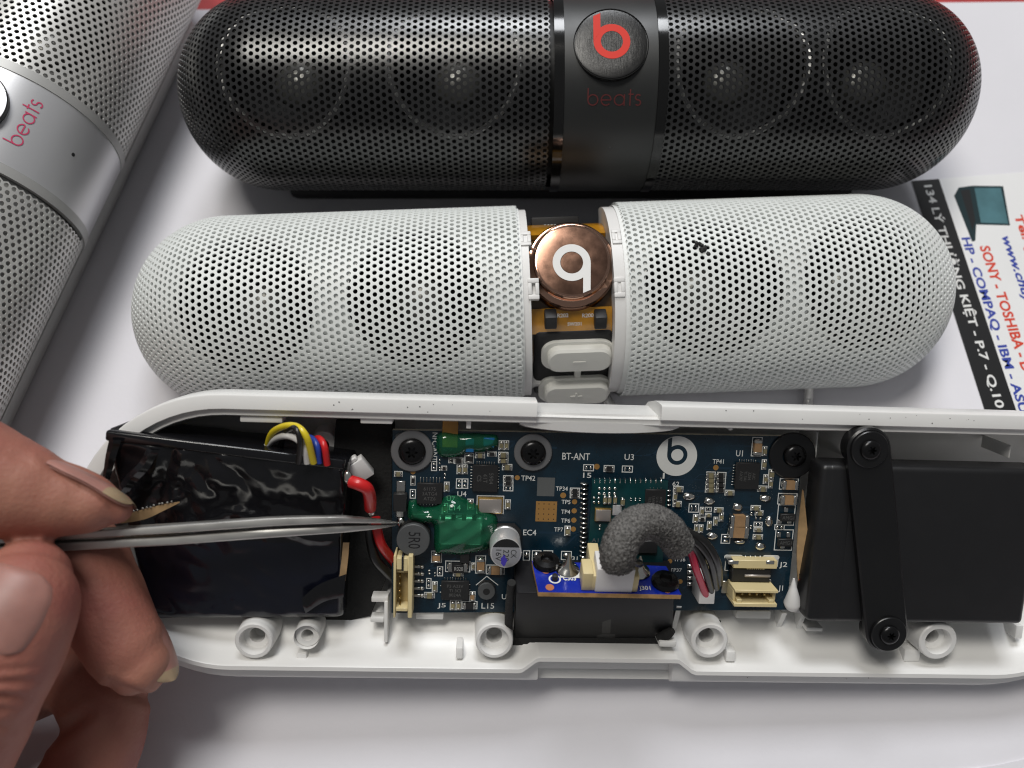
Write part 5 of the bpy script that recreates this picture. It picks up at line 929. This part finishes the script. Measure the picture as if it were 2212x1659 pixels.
# small blue board
qb = [P(1163, 1279, 7.2), P(1472, 1285, 7.2), P(1439, 1223, -0.5), P(1149, 1211, -0.5)]
bn = (qb[1]-qb[0]).cross(qb[3]-qb[0]).normalized()
mb = MB(); low = [p-bn*1.05 for p in qb]; mb.hexa(low, qb, 0)
for k in range(6): mb.m[k] = 0 if k == 1 else 1
sbd = mb.build('small_board', ['pcb_blue', 'pcb_edge_tan'], thing=blk)
bxv = (qb[1]-qb[0]).normalized(); byv = bn.cross(bxv)
def onb(px, py):                             # ray to the small board's face
    Fi = TR.inverted(); c = Fi @ CAM; d = Fi.to_3x3() @ ray(px, py); t_ = (qb[0]-c).dot(bn)/d.dot(bn); return c+d*t_
def bfr(px, py): return frame(onb(px, py), bxv, byv, bn)
def b7(x, y): return zd(7, x, y)
for (x, y) in ((605, 345), (1800, 540)):
    X = bfr(*b7(x, y+20)); mb = MB(); mb.lathe([(2.6, 0), (2.6, 0.5), (2.3, 1.0), (1.2, 1.25), (0.9, 0.6), (0, 0.6)], 32, X=X); mb.build('board_screw_head', 'screw_black', thing=blk, parent=sbd)
for (x, y, h_) in ((820, 425, 4.0), (1530, 440, 3.6)):
    X = bfr(*b7(x, y)); mb = MB(); mb.lathe([(2.3, 0), (2.1, 0.3), (1.3, 0.8), (0.7, 1.8), (0.4, 3.0), (0.15, h_), (0, h_)], 20, X=X); mb.build('solder_cone', 'solder', thing=blk, parent=sbd)
for (x, y) in ((600, 440), (640, 608), (1820, 635)):
    X = bfr(*b7(x, y)); mb = MB(); mb.prism(circle(0, 0, 0.8, 18), 0.004, 0.05, X=X); mb.build('copper_spot', 'pad_orange', thing=blk, parent=sbd)
X = bfr(*b7(690, 525)); mb = MB(); ring_strip(mb, 0, 0, 0.85, 1.15, 0.004, 0.05, X=X); mb.build('hole_ring', 'silk', thing=blk, parent=sbd); mb = MB(); mb.lathe([(0.6, 0), (0.55, 1.0), (0, 1.1)], 14, X=X); mb.build('locating_peg', 'rubber_black', thing=blk, parent=sbd)
X = bfr(*b7(1000, 430)); mb = MB(); mb.tube([X @ Vector((0, 0, 0)), X @ Vector((0, 0.1, 2.2))], 0.35, 10, sub=1); mb.build('lead_stub', 'tin', thing=blk, parent=sbd)
def btext(s, x0, y0, x1, y1):
    a_, b_ = onb(*b7(x0, y1)), onb(*b7(x1, y1)); mb = MB(); text_on(mb, s, a_+bn*0.03, bxv, byv, width=(b_-a_).length, height=1.35, offset=0.02); mb.build('printed_label', 'silk', thing=blk, parent=sbd)
btext('C303', 775, 512, 905, 538); btext('J301', 1545, 620, 1660, 645)
a_, b_ = onb(*b7(745, 510)), onb(*b7(945, 512)); mb = MB(); X = frame(a_, bxv, byv, bn); mb.prism([(0, 0), ((b_-a_).length, 0), ((b_-a_).length, 1.9), (0, 1.9)], 0.004, 0.04, X=X); mb.build('printed_box', 'silk', thing=blk, parent=sbd)
def bbox(name, x0, y0, x1, h_, dep, m_, r=0.2, lift=0.0):
    a_, b_ = onb(*b7(x0, y0)), onb(*b7(x1, y0)); X = frame(a_, bxv, byv, bn); mb = MB(); mb.rbox((0, 0, lift), ((b_-a_).length, dep, h_), r, 2, X=X); return mb.build(name, m_, thing=blk, parent=sbd), X
bbox('wire_socket', 955, 640, 1060, 4.2, 4.0, 'ivory'); bbox('wire_socket', 1050, 640, 1160, 3.6, 9.0, 'ivory'); bbox('wire_socket', 1455, 655, 1520, 3.8, 5.0, 'ivory')
wp, XW = bbox('white_plug', 1090, 655, 1465, 5.6, 5.0, 'plastic_white')
# ------------------------------------------------------------------ foam-sleeved cable from the small board to the white plug
path = [P(1336, 1218, 12.5), P(1335, 1194, 13.4), P(1348, 1158, 12.6), P(1375, 1133, 11), P(1411, 1128, 9.5), P(1443, 1146, 8), P(1469, 1182, 6.5)]
cab = T('sleeved_cable', 'cable in a rough grey foam sleeve arching over the circuit board', 'cable', TR, tuple(path[0]))
PS = spline(path, 26); mb = MB(); mb.tube(path, [2.95, 3.15, 3.2, 3.15, 3.15, 3.1, 2.85], 90, sub=26)
for i, p_ in enumerate(mb.v):
    ax = PS[min(i//90, len(PS)-1)]; d_ = (p_-ax); l_ = d_.length or 1
    if l_ > 0.5: mb.v[i] = ax+d_*(1+(0.07*mnoise.noise(p_*3.2)+0.03*mnoise.noise(p_*0.9)+0.10*mnoise.noise(p_*6.0)))
mb.build('foam_sleeve', 'foam_grey', thing=cab, edge=False)
pa_, pb_, zt_ = PLUG; ty = pa_.y+1.2
def tail(name, offs, m_, r): mb = MB(); mb.tube([path[-1]+Vector(offs[0]), *[P(*o_) for o_ in offs[1:-1]], Vector((offs[-1][0]+pa_.x, ty+offs[-1][1], zt_-0.8))], r, 12, sub=8); mb.build(name, m_, thing=cab)
tail('red_core', ((-0.4, 1.0, 0.6), (1490, 1188, 5.5), (1504, 1230, 4), (1.6, 0.2)), 'wire_pink', 0.72)
tail('black_core', ((0.2, 1.8, 0.6), (1502, 1185, 5.5), (1521, 1224, 4.2), (2.6, 1.0)), 'wire_black', 0.72)
tail('black_core', ((0.6, 2.4, 0.2), (1512, 1178, 6), (1536, 1215, 4.4), (3.4, 1.8)), 'wire_black', 0.72)
tail('black_core', ((0.9, 3.2, -0.3), (1524, 1172, 6), (1550, 1216, 4.6), (4.0, 2.8)), 'wire_black', 0.72)
mb = MB(); u_ = XW @ Vector((1.6, 2.2, 5.4)); mb.tube([u_, u_+Vector((0.9, 0.6, 1.2)), path[0]+Vector((-1.8, 0.2, -1.2)), path[1]], 0.75, 12); mb.build('red_core', 'wire_pink', thing=cab)
for k in range(3): u_ = XW @ Vector((4.2+1.7*k, 2.2, 5.3)); mb = MB(); mb.tube([u_, u_+Vector((0, 0.4, 1.2)), path[0]+Vector((0.2+0.7*k, 0.3, -1.0)), path[1]], 0.75, 12); mb.build('black_core', 'wire_black', thing=cab)
# ------------------------------------------------------------------ clear cable on the sheet, crumbs
q_ = [onz(1296, 838, 3), onz(1316, 872, 2.2), onz(1338, 905, 1.6), onz(1352, 940, 1.5)]; mb = MB(); mb.tube(q_, 1.25, 12); mb.build('shielded_cable', 'clear_cable', base=q_[0], label='clear shielded cable between the white grille and the tray notch', cat='cable')
q_ = [onz(1748, 838, 3), onz(1746, 868, 1.6), onz(1742, 905, 1.6)]; mb = MB(); mb.tube(q_, 1.1, 12); mb.build('shielded_cable', 'clear_cable', base=q_[0], label='short clear cable under the long white grille beside the tray back rim', cat='cable')
def crumb(c, F, r, label, seed, ax=(1, 1, 0.5)):
    random.seed(seed); mb = MB(); t_ = T('foam_crumb', label, 'crumb', F, tuple(c))
    for k in range(16): o_ = Vector((random.gauss(0, 0.5)*r*ax[0], random.gauss(0, 0.45)*r*ax[1], random.gauss(0, 0.3)*r*ax[2])); mb.ball(c+o_, r*random.uniform(0.25, 0.5), r*random.uniform(0.2, 0.45), r*0.3, 8, 5, jit=0.3)
    mb.build('crumb_body', 'crumb', thing=t_)
cx_, cp_ = wh(1516, 537); crumb(tangent(cx_, cp_, R0+0.25).translation, FWh, 1.2, 'black foam crumb stuck on the white grille', 3)
crumb(P(1527, 1346, -5.0), TR, 1.6, 'grey foam crumb on the white tray above a screw boss', 5, (1.3, 0.7, 0.4))
# ------------------------------------------------------------------ tweezers and the hand holding them
tip = atZ(862, 1131, (TR @ P(862, 1131, -3.2)-CAM).dot(FW))
tw = T('tweezers', 'pointed steel tweezers touching the circuit board edge', 'tweezers', I4, tuple(tip))
def arm(side, pts):                          # one leaf: (px, py, depth, half height px, half thickness mm)
    v = []; f = []; n_ = 14; rows = []
    for (px, py, Z, hpx, hz) in pts:
        c = atZ(px, py, Z); h_ = hpx/FPX*Z; ring_ = []
        for k in range(n_): a = 2*math.pi*k/n_; e_ = lambda x_: math.copysign(abs(x_)**0.5, x_); ring_.append(c+UP*(h_*e_(math.sin(a)))-FW*(hz*e_(math.cos(a))))
        rows.append(ring_)
    for r_ in rows: v += r_
    for i in range(len(rows)-1):
        for k in range(n_): f.append((i*n_+k, i*n_+(k+1) % n_, (i+1)*n_+(k+1) % n_, (i+1)*n_+k))
    f.append(tuple(range(n_))); f.append(tuple((len(rows)-1)*n_+k for k in range(n_-1, -1, -1)))
    mb = MB(); mb.add(v, f, 0, True); return mb.build('leaf', 'steel', thing=tw)
def lerp_rows(rows, n_=26):
    r_ = np.array(rows, float); s_ = np.linspace(0, len(rows)-1, n_); return [tuple(np.interp(x, range(len(rows)), r_[:, k]) for k in range(5)) for x in s_]
def zw(px, py, w_): return (TR @ P(px, py, w_)-CAM).dot(FW)
def leaf_rows(rows): return lerp_rows([(px, py, zw(px, py, w_), h_, t_) for px, py, w_, h_, t_ in rows])
arm(0, leaf_rows([(862, 1129.5, -3.4, 1.0, 0.3), (815, 1125, 0.2, 5, 0.7), (740, 1121, 4.0, 8, 1.0), (600, 1125, 6.5, 10, 1.2), (370, 1141, 9, 10, 1.4), (268, 1147, 10, 9.5, 1.5), (100, 1159, 11.5, 8, 1.6), (-120, 1172, 13, 8, 1.6)]))
arm(1, leaf_rows([(856, 1134.5, -3.4, 1.2, 0.3), (815, 1138, 0.0, 4.8, 0.7), (740, 1142, 3.6, 8, 1.0), (600, 1149, 6.1, 10.5, 1.2), (370, 1166, 8.6, 10.5, 1.4), (268, 1171, 9.6, 11, 1.5), (100, 1180, 11.1, 10.5, 1.6), (-120, 1192, 12.6, 10, 1.6)]))
# hand: every finger a tapered chain, fused into one skin
chains = {
 'thumb': [(-330, 960, 126, 12.5, 1), (-160, 1000, 130, 11.2, 1), (0, 1049, 133, 8.8, 1), (60, 1064, 134, 7.8, 1), (110, 1076, 135, 6.6, 1), (160, 1083, 136, 5.9, 1), (205, 1090, 136.5, 4.9, 0.95), (235, 1095, 137, 3.7, 0.9), (252, 1098, 137.3, 2.7, 0.85)],
 'index': [(-260, 1820, 136, 10.5, 1), (-150, 1700, 131, 9.6, 1), (-80, 1590, 128, 9.0, 1), (-38, 1490, 126.5, 9.0, 1), (2, 1410, 126.5, 9.1, 1), (36, 1330, 127.5, 8.9, 1), (52, 1283, 129, 8.4, 1), (60, 1252, 131, 6.6, 1)],
 'middle': [(-220, 1300, 146, 10, 1), (40, 1200, 146, 8.2, 1), (160, 1196, 146, 7.9, 1), (205, 1262, 145.5, 7.5, 1), (240, 1340, 145, 7.4, 1), (275, 1405, 144.5, 6.8, 1), (298, 1435, 144.5, 5.6, 1)],
 'ring': [(-200, 1560, 152, 10, 1), (120, 1450, 155, 7.6, 1), (215, 1500, 154, 7.7, 1), (226, 1560, 153, 7.7, 1), (208, 1625, 152, 7.8, 1), (160, 1720, 150, 8.6, 1), (60, 1850, 148, 10, 1)],
 'palm': [(-420, 1100, 150, 20, 1), (-420, 1400, 152, 24, 1), (-330, 1700, 150, 22, 1)],
 'web': [(-420, 1200, 148, 18, 1), (-240, 1250, 148, 12, 1), (-200, 1500, 150, 12, 1)]}
mb = MB()
for nm, ch in chains.items():
    pts = [atZ(px, py, Z) for px, py, Z, r_, _ in ch]; rs = [c[3] for c in ch]
    mb.tube(pts, rs, 28, sub=8); mb.ball(pts[-1], rs[-1], rs[-1], rs[-1], 20, 12); mb.ball(pts[0], rs[0], rs[0], rs[0], 20, 12)
tmp = mb.build('hand_source', 'skin')
md = tmp.modifiers.new('r', 'REMESH'); md.mode = 'VOXEL'; md.voxel_size = 0.00055; md.use_smooth_shade = True
ms = tmp.modifiers.new('s', 'SMOOTH'); ms.factor = 0.5; ms.iterations = 5
dg = bpy.context.evaluated_depsgraph_get(); me = bpy.data.meshes.new_from_object(tmp.evaluated_get(dg)); bpy.data.objects.remove(tmp)
co = np.empty(len(me.vertices)*3, np.float32); me.vertices.foreach_get('co', co); co = co.reshape(-1, 3)/S
no = np.empty(len(me.vertices)*3, np.float32); me.vertices.foreach_get('normal', no); no = no.reshape(-1, 3)
rel = co-np.array(CAM); zc = rel@np.array(FW); ux = CX+FPX*(rel@np.array(RT))/zc; uy = CY-FPX*(rel@np.array(UP))/zc    # where each bit of skin lies along the fingers
dpt = np.zeros(len(co))
def crease(a, b, depth, width, zmax, zmin=0):
    global dpt
    A = np.array(a, float); Bv = np.array(b, float)-A; t_ = np.clip(((ux-A[0])*Bv[0]+(uy-A[1])*Bv[1])/(Bv@Bv), 0, 1); d_ = np.hypot(ux-A[0]-t_*Bv[0], uy-A[1]-t_*Bv[1])
    dpt += np.where((zc < zmax) & (zc > zmin), -depth*np.exp(-(d_/width)**2)*np.sin(np.pi*np.clip(t_*0.9+0.05, 0, 1))+0.25*depth*np.exp(-((d_-2.2*width)/width)**2), 0)
for (a, b, dp, wd) in (((-60, 1478), (78, 1470), 0.35, 7), ((-70, 1500), (60, 1512), 0.55, 8), ((-90, 1536), (40, 1530), 0.35, 7), ((-90, 1562), (25, 1574), 0.45, 8), ((-110, 1600), (0, 1604), 0.3, 7), ((-60, 1455), (80, 1440), 0.2, 6)): crease(a, b, dp, wd, 133)
for (a, b, dp, wd) in (((110, 1600), (190, 1540), 0.9, 12), ((240, 1480), (330, 1512), 0.7, 10)): crease(a, b, dp, wd, 160, 138)
for (a, b, dp, wd) in (((10, 975), (70, 1000), 0.2, 8), ((88, 990), (150, 1040), 0.25, 7), ((150, 1040), (215, 1080), 0.2, 7)): crease(a, b, dp, wd, 140)
for i in range(len(co)): dpt[i] += 0.10*mnoise.noise(Vector(co[i])*0.22)
co = co+no*dpt[:, None]
hb = atZ(-420, 1400, 152); me.vertices.foreach_set('co', ((co-np.array(hb))*S).astype(np.float32).ravel()); me.update()
me.materials.clear(); me.materials.append(M['skin'])
hand = T('hand', 'bare hand pinching steel tweezers between thumb and fingers', 'hand', I4, tuple(hb))
sk = bpy.data.objects.new('skin', me); col.objects.link(sk); sk.parent = hand.o
me.polygons.foreach_set('use_smooth', np.ones(len(me.polygons), bool))
def nail(pts, broad, width, side, nrm, name='nail', lift=0.35, edge_from=0.8, arc=0.9):
    # pts: spine of the nail from cuticle to free edge (world), nrm: the way it faces, side: across
    sp = spline(pts, 6); n_ = len(sp); m_ = 12; v = []; f = []; mm = []; nv = Vector(nrm).normalized(); sv = Vector(side).normalized()
    for i, c in enumerate(sp):
        s_ = i/(n_-1); w_ = width*(min(1, (0.30+s_*2.2))**0.5 if s_ < 0.35 else (1 if s_ < 0.62 else math.sqrt(max(0.02, 1-((s_-0.62)/0.385)**2))))
        if broad: w_ = width*(0.62+0.38*min(1, s_/0.7)) if s_ < 0.72 else width*math.sqrt(max(0.03, 1-((s_-0.72)/0.285)**2))
        for k in range(m_+1): a = (-1+2*k/m_)*arc; v.append(c+sv*(w_*math.sin(a)/math.sin(arc))+nv*(lift-(1-math.cos(a))*w_/math.sin(arc)*0.9))
    for i in range(n_-1):
        for k in range(m_): f.append((i*(m_+1)+k, i*(m_+1)+k+1, (i+1)*(m_+1)+k+1, (i+1)*(m_+1)+k)); mm.append(1 if i/(n_-1) > edge_from else 0)
    mb = MB(); mb.add(v, f, 0, True); mb.m = mm; b0 = len(mb.v); mb.add([p-nv*0.45 for p in v], [q[::-1] for q in f], 0, True); o = mb.build(name, ['nail', 'nail_edge'], thing=hand, edge=False); return o
nz = -FW
# thumb nail, facing up and away; index nail, facing the lens; middle nail, on its far side
nail([atZ(92, 987, 134.2), atZ(150, 1006, 134.8), atZ(215, 1036, 135.8), atZ(262, 1066, 136.6), atZ(288, 1091, 137.2)], None, 4.6, (FW*0.93-UP*0.30).normalized(), (UP*0.93+FW*0.05-FW*0.35+RT*0.15).normalized(), edge_from=0.66, lift=0.25, arc=0.8)
from mathutils.bvhtree import BVHTree
bv = BVHTree.FromPolygons([tuple(c) for c in co], [tuple(p.vertices) for p in me.polygons])
def seated_nail(spine, halfw, ns=22, nk=18):    # a nail plate that follows the skin, its borders dipping into it
    sp = spline([(x, y, 0) for x, y in spine], 8); L_ = len(sp)-1; v = []; f = []
    for i_ in range(ns+1):
        s_ = i_/ns; c = sp[min(int(s_*L_), L_)].lerp(sp[min(int(s_*L_)+1, L_)], s_*L_-int(s_*L_)); d_ = (sp[min(int(s_*L_)+1, L_)]-sp[max(int(s_*L_)-1, 0)]).normalized(); nn = Vector((-d_.y, d_.x, 0))
        w_ = float(np.interp(s_, [h[0] for h in halfw], [h[1] for h in halfw]))
        for k in range(nk+1):
            t_ = -1+2*k/nk; p_ = c+nn*(w_*t_); hit, nr, _, _ = bv.ray_cast(CAM, ray(p_.x, p_.y).normalized())
            ed = min(1-abs(t_), min(s_, 1-s_)*2.2); lf = -0.10+0.42*min(1, ed/0.16)**0.6
            if hit is None: hit, nr, _, _ = bv.find_nearest(atZ(p_.x, p_.y, 123))
            v.append(hit+nr*lf)
    for i_ in range(ns):
        for k in range(nk): f.append((i_*(nk+1)+k, (i_+1)*(nk+1)+k, (i_+1)*(nk+1)+k+1, i_*(nk+1)+k+1))
    mb = MB(); mb.add(v, f, 0, True); mb.build('nail', ['nail'], thing=hand, edge=False)
seated_nail([(-26, 1408), (-6, 1360), (12, 1310), (26, 1265), (38, 1222)], [(0, 20), (0.06, 52), (0.15, 72), (0.4, 88), (0.7, 96), (0.85, 90), (0.95, 66), (1, 25)])
nail([atZ(290, 1288, 145.5), atZ(318, 1335, 145), atZ(345, 1388, 144.6), atZ(364, 1440, 144.5), atZ(375, 1470, 144.5)], None, 4.0, (FW*0.93+RT*0.3).normalized(), (RT*0.88+UP*0.32-FW*0.35).normalized(), edge_from=0.78, lift=0.2, arc=0.8)
